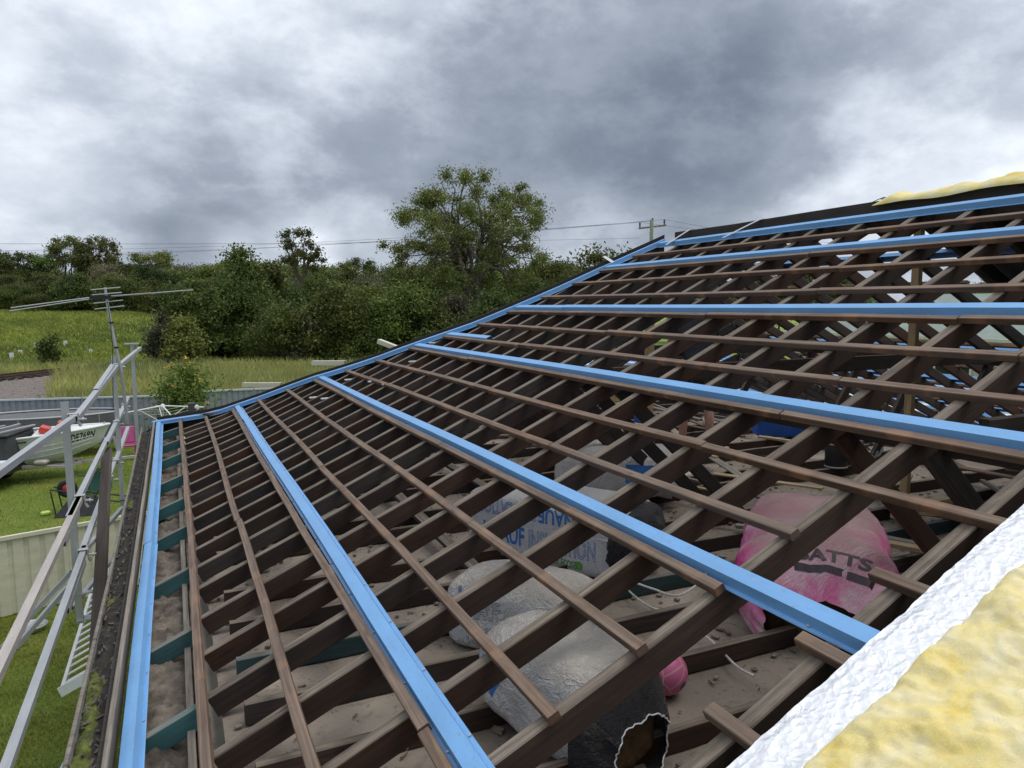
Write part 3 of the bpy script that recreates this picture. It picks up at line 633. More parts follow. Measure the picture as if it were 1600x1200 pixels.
# roof struts, collar ties, prop posts
for i, y in enumerate(RY[8:26]):
    if y in (-6.83, -7.23, -7.66): continue
    a = surf(9.4, y+0.08, -0.1); mb = MB(); bar(mb, a, (a[0]+1.15, y+0.08, CZ+0.09), 0.045, 0.09, seg=2); mb.build('roof_strut', M['rafter'], house)
    if i % 6 == 3:
        mb = MB(); bar(mb, (3.0, y-0.05, 1.22), (2*XR-3.0, y-0.05, 1.22), 0.04, 0.12, seg=3); mb.build('collar_tie', M['darkwood'], house)
    if i % 2 == 1:
        a = mirror(surf(9.4, y+0.08, -0.1)); mb = MB(); bar(mb, a, (a[0]-0.7, y+0.08, CZ+0.09), 0.045, 0.09, seg=2); mb.build('roof_strut', M['rafter'], house)
for p in (surf(9.7, -5, -0.15), mirror(surf(9.7, -5, -0.15))):
    mb = MB(); bar(mb, (p[0], -2.6, p[2]), (p[0], YEND+0.3, p[2]), 0.07, 0.1, seg=8, jit=.003); mb.build('under_purlin', M['rafter'], house)
for (px, D, x0) in ((1430, 5.25, 0), (955, 6.9, 0), (1016, 6.5, 1)):
    q = at(px, 477, D); top = min(ZR-0.1, surf(q[0]/CT/S_ if q[0] < XR else (2*XR-q[0])/CT/S_, q[1], -0.1)[2])
    mb = MB(); bar(mb, (q[0], q[1], CZ+0.02), (q[0], q[1], top), 0.05, 0.085, up=(0.9, 0.3, 0)); mb.build('prop_post', M['pine'], house)
for (pa, pb) in (((540, 700), (770, 915)), ((640, 690), (900, 845)), ((352, 720), (420, 930))):
    a, b = onz(*pa, CZ+0.118), onz(*pb, CZ+0.118); mb = MB(); bar(mb, a, b, 0.085, 0.03, seg=6, jit=.004); mb.build('hanging_beam', M['rafter'], house)
# hoop-iron straps over the boards
for k, y, tilt in ((16.6, -4.15, 0.02), (16.7, -5.1, 0.12)):
    p = np.array([XR+0.0, y, ZR+0.092]); a = surf(16.35, y+tilt, 0.05)
    mb = MB(); mb.sweep(np.array([a, p+np.array([-0.003, -tilt*0.5, -0.002]), p+np.array([0.05, -tilt*0.5, 0.0])]), (0, 1, 0.05), (-0.3, 0, 1), rect(0.035, 0.002, 0.0004)); mb.build('hoop_strap', M['alu'], house)
k = 15.3; a = surf(k, hipy(k)-0.05, 0.05); b = surf(k, hipy(k)+0.075, 0.125)
mb = MB(); mb.sweep(np.array([a, b, b+np.array([0, .03, 0.0])]), TK, NK, rect(0.035, 0.002, 0.0004)); mb.build('hoop_strap', M['alu'], house)
# end flap of torn sarking on the ridge
fl = at(1386, 311, 5.45); mb = MB(); mb.sweep(np.array([fl+np.array([0, 0.10-0.05*i, 0.0+0.014*math.sin(i*1.4)]) for i in range(6)]), (1, 0.1, 0.3), (0, 0, 1), rect(0.07, 0.004)); mb.build('sarking_flap', M['darkwood'], house)

# ------------------------------------------------------------------ trees and bushes
def leaves(clumps, per, size, flat=0.75, aspect=0.45):
    """leaf-sized rhombs scattered through clumps (centre, radius)"""
    C = []; Rr = []
    rm = np.mean([r for _, r in clumps])
    for c, r in clumps:
        n = max(8, int(per*(r/rm)**2)); d = rng.normal(0, 1, (n, 3)); d /= np.linalg.norm(d, axis=1)[:, None]
        st3 = np.array([rng.uniform(0.8, 1.35), rng.uniform(0.8, 1.35), flat*rng.uniform(0.75, 1.2)])
        C.append(np.asarray(c)+d*np.minimum(1.4+0.2*rng.random((n, 1)), np.abs(rng.normal(0, 0.72, (n, 1))))*r*st3)
    P = np.concatenate(C); n = len(P)
    a = rng.normal(0, 1, (n, 3)); a[:, 2] -= 0.25; a /= np.linalg.norm(a, axis=1)[:, None]
    b = rng.normal(0, 1, (n, 3)); b = np.cross(a, b); b /= np.linalg.norm(b, axis=1)[:, None]
    L = size*rng.uniform(0.6, 1.35, (n, 1))
    V = np.stack([P-a*L, P+b*L*aspect, P+a*L, P-b*L*aspect], 1).reshape(-1, 3)
    return V, np.arange(n*4).reshape(n, 4)
def limb(mb, p, q, r0, r1, n=6, wob=0.05):
    p, q = np.asarray(p, float), np.asarray(q, float); L = np.linalg.norm(q-p); pts = np.array([p+(q-p)*t for t in np.linspace(0, 1, n)])
    pts[1:-1] += rng.normal(0, wob*L, (n-2, 3)); pts[:, 2] += 0.10*L*np.sin(np.linspace(0, math.pi, n))
    mb.tube(pts, np.linspace(r0, r1, n), 6)
def tree_meshes(kind, mat, bark, h, spread, nclump, per, size, base=0.35, rr=(0.10, 0.17), seed=1, shape='round', forks=3, lean=0.0):
    global rng
    keep = rng; rng = np.random.default_rng(seed); cl = []
    cx = lean*h
    while len(cl) < nclump:
        d = rng.normal(0, 1, 3); d /= np.linalg.norm(d); t = rng.random()**0.4
        z = base+(1-base)*(0.5+0.5*d[2]*t); f = (z-base)/(1-base)
        if shape == 'cone': wd = (1-f)**0.75*0.95+0.08
        elif shape == 'vase': wd = 0.35+0.75*math.sin(min(1, f*1.05)*math.pi*0.62)
        elif shape == 'dome': wd = math.sqrt(max(0.02, 1-f**2.2))
        else: wd = math.sin(math.pi*(0.12+0.80*f))
        if rng.random() < 0.12: wd *= 1.15
        r = h*rng.uniform(*rr)
        cl.append((np.array([d[0]*t*spread*wd/max(.35, math.hypot(d[0], d[1]))*1.0+cx*f, d[1]*t*spread*wd/max(.35, math.hypot(d[0], d[1])), z*h-r*0.4]), r))
    V, Fq = leaves(cl, per, size)
    crown = mesh_np('crown', V, Fq, mat)
    mb = MB(); top = h*(base+0.18)
    if kind == 'tree':
        fk = []
        for i in range(forks):
            a = i*2*math.pi/forks+rng.uniform(0, 1); e = np.array([math.cos(a)*spread*0.38, math.sin(a)*spread*0.38, h*rng.uniform(0.62, 0.78)]); e[0] += cx*0.7
            limb(mb, (cx*0.2, 0, h*base*0.75), e, h*0.014, h*0.006, 7, 0.035); fk.append(e)
        limb(mb, (0, 0, -0.3), (cx*0.2, 0, h*base*0.8), h*0.022, h*0.015, 5, 0.01)
        for c, r in cl[:int(nclump*0.8)]:
            e = min(fk, key=lambda q: np.linalg.norm(q-c)); s0 = np.array([cx*0.2, 0, h*base*0.75]); t = rng.uniform(0.45, 0.95); limb(mb, s0+(e-s0)*t, c, h*0.0055, h*0.002, 4, 0.05)
    else:
        for c, r in cl[:10]: limb(mb, (0, 0, -0.1), c, h*0.012, h*0.004, 4, 0.05)
    tr = mb.mesh('trunk', bark, True); rng = keep
    return crown, tr
def place_tree(ms, name, p, label, cat, group=None, scale=1.0, rz=0.0, wide=1.0):
    o = empty(name, p, label, cat, group, (0, 0, rz)); o.scale = (scale*wide, scale*wide, scale)
    for n, me in zip(('crown', 'trunk'), ms):
        c = link(n, me, None); c.parent = o
    return o
GUM, DRK, OLV, LIM = M['gum'], M['dark'], M['olive'], M['lime']
# the big gum above the hip
ms = tree_meshes('tree', GUM, M['bark'], 18.6, 8.6, 185, 420, 0.125, 0.26, (0.032, 0.066), 11, 'round', 8, 0.02)
place_tree(ms, 'gum_tree', gpos(742, 74), 'tall spreading gum tree towering above the others behind the hip of the roof', 'tree', rz=0.4)
ms = tree_meshes('tree', GUM, M['bark'], 14.0, 3.1, 34, 170, 0.15, 0.60, (0.035, 0.062), 12, 'dome', 5)
place_tree(ms, 'gum_tree', gpos(470, 86), 'slim gum tree with an airy crown standing above the bush left of the tallest gum', 'tree', rz=1)
ms = tree_meshes('tree', OLV, M['darkbark'], 9.8, 2.2, 54, 330, 0.15, 0.16, (0.07, 0.12), 13, 'cone', 3)
place_tree(ms, 'she_oak', gpos(382, 62), 'tall pointed olive green tree just left of the slim airy gum', 'tree', rz=2)
ms = tree_meshes('tree', OLV, M['darkbark'], 9.4, 1.6, 34, 260, 0.16, 0.32, (0.06, 0.10), 23, 'round', 3)
place_tree(ms, 'she_oak', gpos(424, 66), 'narrow dark stemmed tree between the pointed olive tree and the slim gum', 'tree', rz=2)
ms = tree_meshes('tree', DRK, M['bark'], 6.8, 1.9, 44, 380, 0.13, 0.2, (0.08, 0.14), 14, 'round', 3)
place_tree(ms, 'bush_tree', gpos(308, 55), 'dense dark green tree at the left edge of the thicket by the grass slope', 'tree', rz=0.3)
ms = tree_meshes('bush', M['grey'], M['darkbark'], 4.2, 1.2, 30, 400, 0.12, 0.05, (0.13, 0.2), 15, 'round')
place_tree(ms, 'bush', gpos(252, 53), 'dark rounded bush at the foot of the grass slope, leftmost of the thicket', 'bush')
ms = tree_meshes('bush', OLV, M['darkbark'], 4.1, 1.1, 30, 400, 0.12, 0.05, (0.13, 0.2), 16, 'cone')
place_tree(ms, 'bush', gpos(281, 51), 'mid green bush in front of the dense dark tree by the grass slope', 'bush')
ms = tree_meshes('bush', LIM, M['darkbark'], 5.0, 1.1, 36, 460, 0.11, 0.05, (0.11, 0.18), 17, 'round')
place_tree(ms, 'lime_shrub', gpos(483, 57), 'upright bright lime green shrub in front of the dark thicket', 'bush')
bush_kinds = [tree_meshes('bush', m_, M['darkbark'], 5, s_, 34, 620, 0.115, 0.03, (0.13, 0.22), 40+i, sh) for i, (m_, s_, sh) in enumerate([(DRK, 1.9, 'round'), (OLV, 2.1, 'dome'), (M['grey'], 2.3, 'dome'), (DRK, 2.4, 'dome'), (OLV, 1.7, 'round')])]
for i in range(34):
    px = 330+i*13.5+rng.uniform(-9, 9); D = rng.uniform(54, 68)
    if i > 24: px = 360+(i-24)*45
    place_tree(bush_kinds[i % 5], 'thicket_bush', gpos(px, D), 'leafy bush in the dark thicket along the edge of the dry grass', 'bush', 'bushes of the thicket beyond the dry grass', rng.uniform(0.75, 1.45), rng.uniform(0, 6))
kinds = [tree_meshes('tree', m_, b_, 12, s_, n_, int(p_*1.9), 0.18, ba, rr, 60+i, sh, 3) for i, (m_, b_, s_, n_, p_, ba, rr, sh) in enumerate([
    (OLV, M['darkbark'], 3.8, 36, 260, 0.28, (0.11, 0.17), 'dome'), (GUM, M['bark'], 4.2, 44, 130, 0.45, (0.05, 0.085), 'dome'), (DRK, M['darkbark'], 4.2, 36, 260, 0.22, (0.12, 0.19), 'dome'),
    (OLV, M['bark'], 3.0, 32, 240, 0.3, (0.09, 0.15), 'round'), (M['grey'], M['bark'], 3.8, 30, 230, 0.3, (0.1, 0.16), 'dome'), (GUM, M['darkbark'], 4.8, 44, 150, 0.36, (0.06, 0.10), 'dome')])]
for i in range(150):                        # the wood behind the grass slope
    px = -120+rng.random()*1020; D = rng.uniform(92, 170); hh = (447-rng.uniform(412, 452))/1128*D+4.2+rng.uniform(0, 3.0)
    p = gpos(px, D)
    h = max(5, (477-rng.uniform(402, 442))/1128*D+CAM[2]-p[2])
    place_tree(kinds[i % 6], 'forest_tree', p, 'tree of the wood along the skyline behind the grass slope', 'tree', 'trees of the wood behind the grass slope', h/12, rng.uniform(0, 6), rng.uniform(0.9, 1.4))
for i in range(56):
    px = 640+rng.random()*1250; D = rng.uniform(62, 120); p = gpos(px, D); h = max(5, (477-rng.uniform(412, 452))/1128*D+CAM[2]-p[2])
    place_tree(kinds[(i*5) % 6], 'roadside_tree', p, 'tree behind the house, seen through and past the rafters', 'tree', 'trees behind the house', h/12, rng.uniform(0, 6), rng.uniform(0.9, 1.3))
for i in range(44):
    px = -130+i*11+rng.uniform(-5, 5); D = rng.uniform(84, 96); place_tree(bush_kinds[(i*3) % 5], 'edge_bush', gpos(px, D), 'bush along the foot of the wood at the top of the grass slope', 'bush', 'bushes at the foot of the wood', rng.uniform(.5, 1.0), rng.uniform(0, 6), 1.2)
for (px, ty, D, k, lab) in ((112, 366, 118, 1, 'gum with a rounded airy crown above the wood, left of its twin'), (160, 367, 120, 1, 'gum with a wide dark airy crown poking above the wood, right of its twin'), (238, 384, 125, 5, 'broad low gum on the skyline right of the pair of airy gums'),
                       (20, 380, 112, 5, 'gum at the left edge of the picture rising above the wood'), (64, 392, 115, 3, 'small gum on the skyline between the left edge and the pair of airy gums'), (540, 408, 120, 1, 'small flat topped gum on the skyline between the slim gum and the tallest gum'),
                       (858, 400, 80, 3, 'slender tree tucked behind the right side of the tallest gum'), (945, 378, 52, 0, 'rounded green tree behind the hip line, left of the power pole')):
    p = gpos(px, D); h = (477-ty)/1128*D+CAM[2]-p[2]
    place_tree(kinds[k], 'skyline_tree', p, lab, 'tree', None, h/12, px*0.01, 0.85 if k == 1 else 1.05)
# flowering shrub by the fence
ms = tree_meshes('bush', M['citrus'], M['darkbark'], 3.0, 0.66, 34, 330, 0.06, 0.04, (0.12, 0.2), 31, 'round')
sp = gpos(280, 21.6); fs = place_tree(ms, 'flowering_shrub', sp, 'green shrub dotted with orange yellow blossom in front of the grey fence', 'shrub')
cl = [(np.array([rng.uniform(-.6, .6), rng.uniform(-.7, .2), rng.uniform(1.1, 2.95)]), 0.10) for _ in range(26)]+[(np.array([0.05, 0, 2.95]), 0.16), (np.array([0.15, -.2, 2.8]), 0.14)]
V, Fq = leaves(cl, 9, 0.035, 1.0, 0.8); c = link('blossom', mesh_np('blossom', V, Fq, M['flower'])); c.parent = fs; tag(c, kind='stuff')

# ------------------------------------------------------------------ grass
def blades(P, h, wd, mat, name, lean=0.35):
    n = len(P); a = rng.uniform(0, 2*math.pi, n); s = np.stack([np.cos(a), np.sin(a), np.zeros(n)], 1); H = h*rng.uniform(0.5, 1.3, n)
    d = rng.normal(0, lean, (n, 3)); d[:, 2] = 1; tip = P+d*H[:, None]; mid = P+d*H[:, None]*np.array([0.35, 0.35, 0.6]); w2 = wd*rng.uniform(0.7, 1.3, n)[:, None]
    V = np.stack([P-s*w2, P+s*w2, mid+s*w2*0.7, tip, mid-s*w2*0.7], 1).reshape(-1, 3); b = np.arange(n)*5
    Fq = np.concatenate([np.stack([b, b+1, b+2, b+4], 1)]); T3 = np.stack([b+4, b+2, b+3], 1)
    me = bpy.data.meshes.new(name); me.vertices.add(n*5); me.vertices.foreach_set('co', V.astype(np.float32).ravel())
    li = np.concatenate([Fq.ravel(), T3.ravel()]).astype(np.int32); st = np.concatenate([np.arange(n)*4, n*4+np.arange(n)*3])
    me.loops.add(len(li)); me.loops.foreach_set('vertex_index', li); me.polygons.add(2*n); me.polygons.foreach_set('loop_start', st.astype(np.int32)); me.update(calc_edges=True)
    me.polygons.foreach_set('use_smooth', np.zeros(2*n, dtype=bool)); me.materials.append(mat); return tag(link(name, me), kind='stuff')
n = 110000; P = np.stack([rng.uniform(-3.6, 0.2, n), -3.2+9.5*rng.random(n)**1.3, np.full(n, G)], 1)
keep = np.array([noise.noise(Vector((p[0]*1.6, p[1]*1.6, 0))) for p in P[:, :]]) > rng.uniform(-0.9, 0.25, n)
blades(P[keep], 0.045, 0.0035, M['grass'], 'lawn_grass', 0.6)
n = 42000; P = np.stack([rng.uniform(-9, 3.5, n), rng.uniform(5, 17.5, n), np.full(n, G)], 1); blades(P, 0.05, 0.007, M['grass'], 'lawn_grass', 0.6)
def scatter_px(n, px0, px1, d0, d1, power=1.0):
    D = d0+(d1-d0)*rng.random(n)**power; lat = (rng.uniform(px0, px1, n)-800)/F*D
    x = CAM[0]+CF[0]*D/math.hypot(CF[0], CF[1])*1.0+CR[0]*lat; y = CAM[1]+CF[1]*D/math.hypot(CF[0], CF[1])+CR[1]*lat
    return np.stack([x, y, terr(x, y)], 1)
P = scatter_px(60000, -60, 760, 25.5, 52); dd = (P-T0)@TN; pxs = 800+F*((P-CAM)@CR)/((P-CAM)@CF); dpt = (P-CAM)@CF
P = P[((dd > 2.6) | (pxs > 70+30*rng.random(len(P)))) & ((np.abs(dd) > 2.0) | (pxs > 85))]; blades(P, 0.75, 0.022, M['longgrass'], 'dry_long_grass', 0.3)
P = scatter_px(60000, -160, 330, 46, 92); blades(P, 0.34, 0.04, M['slopegrass'], 'slope_grass', 0.6)

# ------------------------------------------------------------------ fences
def fence(name, A, B, height, panel_w, post_every, mats, label, cat='fence', zb=G):
    A, B = np.array([*A, zb]), np.array([*B, zb]); d = unit(B-A); nrm = np.array([-d[1], d[0], 0]); L = np.linalg.norm(B-A)
    f = empty(name, (A+B)/2, label, cat); n = int(round(L/post_every)); st = L/n
    corr = []
    x = 0.0; u = 0
    while x < st-0.08:
        for dx, o_ in ((0.0, 0.0), (0.055, 0.0), (0.07, 0.022), (0.115, 0.022), (0.13, 0.0)):
            if x+dx <= st-0.06: corr.append((x+dx, o_))
        x += panel_w
    corr.append((st-0.05, 0.0))
    for i in range(n):
        p0 = A+d*(i*st+0.025); mb = MB(); V = []; U = []
        for (cx, o_) in corr:
            for z in (0.04, height-0.03): V.append(p0+d*cx+nrm*o_+np.array([0, 0, z]))
        Fc = [(2*j, 2*j+2, 2*j+3, 2*j+1) for j in range(len(corr)-1)]
        Uc = [[(corr[j][0], 0), (corr[j+1][0], 0), (corr[j+1][0], height), (corr[j][0], height)] for j in range(len(corr)-1)]
        mb.add(V, Fc, Uc); mb.build('panel', mats[0], f)
        mb = MB(); bar(mb, p0+np.array([0, 0, height]), p0+d*(st-0.05)+np.array([0, 0, height+rng.normal(0, .004)]), 0.055, 0.06); mb.build('capping', mats[1], f)
    for i in range(n+1):
        p = A+d*i*st; mb = MB(); bar(mb, p, p+np.array([0, 0, height+0.015]), 0.05, 0.06, up=nrm); mb.build('post', mats[0], f)
    return f
a = at(-160, 640, 22.6); b = at(262, 604, 24.3); fence('grey_fence', a[:2], b[:2], 1.52, 0.19, 2.35, (M['greysteel'], M['fencecap']), 'grey corrugated steel fence with pale capping behind the boat')
a = at(262, 604, 24.4); b = at(520, 590, 26.4); fence('grey_fence', a[:2], b[:2], 1.60, 0.19, 2.35, (M['greysteel'], M['fencecap']), 'grey steel fence running right behind the flowering shrub to the roof hip')
a = onz(-130, 1000, G); b = np.array([0.34, 2.72, G]); fence('cream_fence', a[:2], b[:2], 1.19, 0.20, 2.35, (M['creamsteel'], M['creamsteel']), 'cream corrugated steel side fence meeting the house wall')

# ------------------------------------------------------------------ power pole and lines
pp = gpos(1016, 49); top = at(1022, 345, 49)[2]
pole = empty('power_pole', pp, 'pale wooden power pole with one crossarm behind the hip of the roof', 'power pole')
mb = MB(); mb.tube([pp, (pp[0], pp[1], top)], [0.17, 0.12], 12); mb.build('pole_shaft', M['polegreen'], pole)
ca, cb = at(998, 357, 49), at(1041, 352, 49); mb = MB(); bar(mb, ca, cb, 0.10, 0.11); mb.build('crossarm', M['greywood'], pole)
for t in (0.04, 0.5, 0.93):
    q = ca+(cb-ca)*t+np.array([0, 0, 0.06 if t != 0.5 else 0.25]); mb = MB(); mb.lathe([(0.0, 0.36), (0.04, 0.34), (0.07, 0.26), (0.04, 0.22), (0.08, 0.16), (0.04, 0.1), (0.05, 0)], q, 10); mb.build('insulator', M['darkgrey'], pole)
for s in (0.28, 0.72):
    q = ca+(cb-ca)*s; mb = MB(); bar(mb, q, np.array([pp[0], pp[1], q[2]-0.55]), 0.03, 0.03); mb.build('brace', M['galv'], pole)
def wire(p, q, sag, r, label, group=None):
    p, q = np.array(p, float), np.array(q, float); t = np.linspace(0, 1, 40)[:, None]; pts = p+(q-p)*t; pts[:, 2] -= (4*sag*t*(1-t))[:, 0]
    mb = MB(); mb.tube(pts, r, 5); return tag(mb.build('power_cable', M['cable']), label, 'power line', group)
for t, q in ((0.04, at(-300, 395, 75)), (0.5, at(-300, 386, 75)), (0.93, at(-300, 400, 75))):
    a = ca+(cb-ca)*t+np.array([0, 0, 0.4]); wire(a, q, 1.0, 0.009, 'thin power line strung from the crossarm off to the left', 'power lines running left from the pole')
for t in (0.04, 0.93):
    a = ca+(cb-ca)*t+np.array([0, 0, 0.4]); wire(a, at(1800, 385+40*t, 60), 0.9, 0.009, 'thin power line strung from the crossarm off to the right', 'power lines running right from the pole')
wire(at(-200, 380, 60), at(1000, 372, 90), 0.3, 0.014, 'single power line crossing the sky low above the wood')

# ------------------------------------------------------------------ insulation blanket over the near roof
blk = empty('insulation_blanket', surf(6, -10.2, 0.05), 'yellow glasswool blanket with crinkled silver foil edge laid over the near rafters', 'insulation blanket')
def roof_grid(k0, k1, y0, y1, nk, ny, offf, name, mat, parent, mir=False, smooth=True):
    V = []
    for k in np.linspace(k0, k1, nk):
        for y in np.linspace(y0, y1, ny):
            p = surf(k, y, offf(k, y)); V.append(mirror(p) if mir else p)
    i0 = (np.arange(nk-1)[:, None]*ny+np.arange(ny-1)[None]).ravel(); Fq = np.stack([i0, i0+ny, i0+ny+1, i0+1], 1)
    if mir: Fq = Fq[:, ::-1]
    return link(name, mesh_np(name, V, Fq, mat, smooth=smooth), parent)
def nn(x, y, z=0.0): return noise.noise(Vector((x, y, z)))
def crink(k, y):
    h = k*S_; a = abs(nn(h*9+y*4, y*11)); b = abs(nn(h*21, y*24-h*9, 5)); c = nn(h*3, y*4, 9)
    d = abs(nn(h*46+3*a, y*50, 7)); return 0.054+0.004*c-0.0045*a-0.0035*b-0.002*d
fo = roof_grid(-0.3, KR+0.1, -9.055, -9.75, 760, 84, crink, 'foil_sheet', M['foil'], blk)
me = fo.data
for v in me.vertices:                       # the cut edge wanders a little
    if v.co.y > -9.08: v.co.y += 0.006*nn(v.co.x*5, 1.0)+0.003*nn(v.co.x*25, 2.0); v.co.z -= 0.004
def puff(k, y):
    h = k*S_; e = min(1, max(0, (-9.188+0.010*nn(h*5, 7)+0.006*nn(h*17, 2)-y)/0.05)); e = math.sqrt(max(0, 1-(1-e)**2))
    return 0.046+e*(0.040+0.022*nn(h*5, y*5)+0.016*nn(h*12, y*12, 3)+0.009*nn(h*31, y*31, 5)+0.006*nn(h*70, y*70, 8))
roof_grid(-0.3, KR+0.1, -9.168, -9.95, 700, 110, puff, 'wool', M['wool'], blk); roof_grid(-0.3, KR+0.1, -9.95, -10.9, 300, 60, puff, 'wool', M['wool'], blk)
roof_grid(-0.3, KR+0.1, -10.9, YEND-0.1, 60, 40, puff, 'wool', M['wool'], blk)
blk2 = empty('insulation_blanket', mirror(surf(10, -8, 0.05)), 'yellow glasswool blanket folded over the ridge at the upper right', 'insulation blanket')
def puff2(k, y):
    e = min(1, max(0, (-6.45-y)/0.10)); t = math.sqrt(e)
    return 0.05+t*(0.075+0.045*nn(y*2.6, k*0.4, 2)+0.02*nn(y*8, k*2, 6)+0.01*nn(y*22, k*6, 6))+0.045*max(0, (k-16.2))*t
V = []; ny_, na_ = 420, 26
for y in np.linspace(-6.36, -11.5, ny_):
    e = math.sqrt(min(1, (-6.36-y)/0.15+0.03)); hgt = e*(0.072+0.075*abs(nn(y*2.1, 3.0))+0.03*nn(y*4.1, 8.0))
    for a in np.linspace(0, math.pi, na_):
        r = hgt*(1+0.25*nn(y*6, a*1.3, 4)+0.12*nn(y*17, a*3, 6)+0.07*nn(y*43, a*8, 7))
        V.append((XR+0.10-0.155*math.cos(a)*(1 if a < 1.57 else 1.8), y, ZR+0.060+r*math.sin(a)+0.020*nn(y*2.4, 1.0)-(0.10 if a > 2.6 else 0)))
i0 = (np.arange(ny_-1)[:, None]*na_+np.arange(na_-1)[None]).ravel()
link('wool', mesh_np('wool', V, np.stack([i0, i0+1, i0+1+na_, i0+na_], 1), M['wool'], smooth=True), blk2)
roof_grid(1.0, KR-0.3, -6.5, -11.5, 50, 60, puff2, 'wool', M['wool'], blk2, True)
roof_grid(1.0, KR, -6.5, -11.5, 60, 60, lambda k, y: 0.045, 'foil_sheet', M['darkgrey'], blk2, True)

# ------------------------------------------------------------------ insulation packs on the ceiling
def frame3(X):                              # local X along the pack, Z up, -Y is the face towards the viewer
    X = unit(X); Zv = np.array([0, 0, 1.0]); Yv = unit(np.cross(Zv, X)); Zv = np.cross(X, Yv)
    return np.stack([X, Yv, Zv], 1)
class Pack:
    def __init__(s, c, X, a, b, c_, n=4.2, amp=0.012, fr=7.0, seed=0.0, sag=0.0):
        s.o = np.asarray(c, float); s.M = frame3(X); s.a, s.b, s.c, s.n, s.amp, s.fr, s.seed, s.sag = a, b, c_, n, amp, fr, seed, sag
    def disp(s, p):
        q = p*s.fr; v = nn(q[0]+s.seed, q[1], q[2])*1.0+0.5*abs(nn(q[0]*2.7, q[1]*2.7+s.seed, q[2]*2.7))
        tie = 0.6*math.exp(-((abs(p[0])-s.a*0.0)/0.02)**2)*0
        return s.amp*v
    def nrm(s, p):
        g = np.sign(p)*np.abs(p/np.array([s.a, s.b, s.c]))**(s.n-1)/np.array([s.a, s.b, s.c]); return g/(np.linalg.norm(g)+1e-9)
    def out(s, p, extra=0.0):
        p = np.asarray(p, float); q = p+s.nrm(p)*(s.disp(p)+extra); q[2] -= s.sag*(p[0]/s.a)**2
        return s.o+s.M @ q
    def mesh(s, m=22):
        V = []; Fc = []; idx = {}
        t = np.tan(np.linspace(-1, 1, m)*math.pi/4)
        def vid(d):
            k = tuple(np.round(d, 5))
            if k not in idx:
                d = np.asarray(d); r = (np.abs(d[0]/s.a)**s.n+np.abs(d[1]/s.b)**s.n+np.abs(d[2]/s.c)**s.n)**(-1/s.n); idx[k] = len(V); V.append(s.out(d*r))
            return idx[k]
        sc3 = np.array([s.a, s.b, s.c])
        for ax in range(3):
            for sg in (-1, 1):
                for i in range(m-1):
                    for j in range(m-1):
                        q = []
                        for (u, v) in ((t[i], t[j]), (t[i+1], t[j]), (t[i+1], t[j+1]), (t[i], t[j+1])):
                            d = np.zeros(3); d[ax] = sg; d[(ax+1) % 3] = u; d[(ax+2) % 3] = v; q.append(vid(d*sc3))
                        Fc.append(tuple(q) if sg > 0 else tuple(q[::-1]))
        V = np.array(V)-s.o
        return V, Fc
    def build(s, name, mat, label, cat='insulation pack'):
        V, Fc = s.mesh(); r = empty(name, s.o-np.array([0, 0, s.c]), label, cat); s.root = r
        s.body = link('bag', mesh_np('bag', V+s.o, Fc, mat, smooth=True), r); return r
    def face(s, side, u, v):                # point on a face: u along, v up (metres from the middle)
        f = lambda x, k: min(0.985, abs(x)/k)**s.n
        if side == 'front': return np.array([u, -s.b*max(0.02, 1-f(u, s.a)-f(v, s.c))**(1/s.n), v])
        if side == 'top': return np.array([u, v, s.c*max(0.02, 1-f(u, s.a)-f(v, s.b))**(1/s.n)])
        return np.array([-s.a*max(0.02, 1-f(u, s.b)-f(v, s.c))**(1/s.n), -u, v])
    def text(s, body, side, u, v, size, mat, width, outline=0.0, flip=False, tilt=0.0, sp=1.0, name='lettering'):
        V, Fc = text_mesh(body, 1.0, sp, outline/size if outline else 0.0, 0.0, 0.0 if outline else 0.022)
        if not len(V): return
        V = V.copy(); V[:, 0] *= width/max(1e-6, V[:, 0].max()); V[:, 1] *= size
        if flip: V[:, 0] = width-V[:, 0]; V[:, 1] = size*0.72-V[:, 1]
        ct, st_ = math.cos(tilt), math.sin(tilt)
        P = [s.out(s.face(side, u+x*ct-y*st_, v+x*st_+y*ct), 0.0025+0.3*abs(z)*0) for x, y, z in V]
        mb = MB(); mb.add(np.array(P), Fc); return mb.build(name, mat, s.root)
    def skirt_text(s, body, q0, q1, t0, t1, mat):
        V, Fc = text_mesh(body, 1.0, 1.0, 0.0, 0.0, 0.03); w_ = V[:, 0].max(); P = [s.skirt(q0+(q1-q0)*x/w_, t1+(t0-t1)*y/0.72, 0.006) for x, y, z in V]
        mb = MB(); mb.add(np.array(P), Fc); return mb.build('lettering', mat, s.root)
    def patch(s, side, u0, u1, v0, v1, mat, name, ext=0.002, n=(14, 6), tilt=0.0):
        V = []; ct, st_ = math.cos(tilt), math.sin(tilt)
        for j in range(n[1]):
            for i in range(n[0]):
                x = (u1-u0)*i/(n[0]-1); y = (v1-v0)*j/(n[1]-1); V.append(s.out(s.face(side, u0+x*ct-y*st_, v0+x*st_+y*ct), ext))
        Fc = [(j*n[0]+i, j*n[0]+i+1, (j+1)*n[0]+i+1, (j+1)*n[0]+i) for j in range(n[1]-1) for i in range(n[0]-1)]
        mb = MB(); mb.add(V, Fc); return mb.build(name, mat, s.root, True)
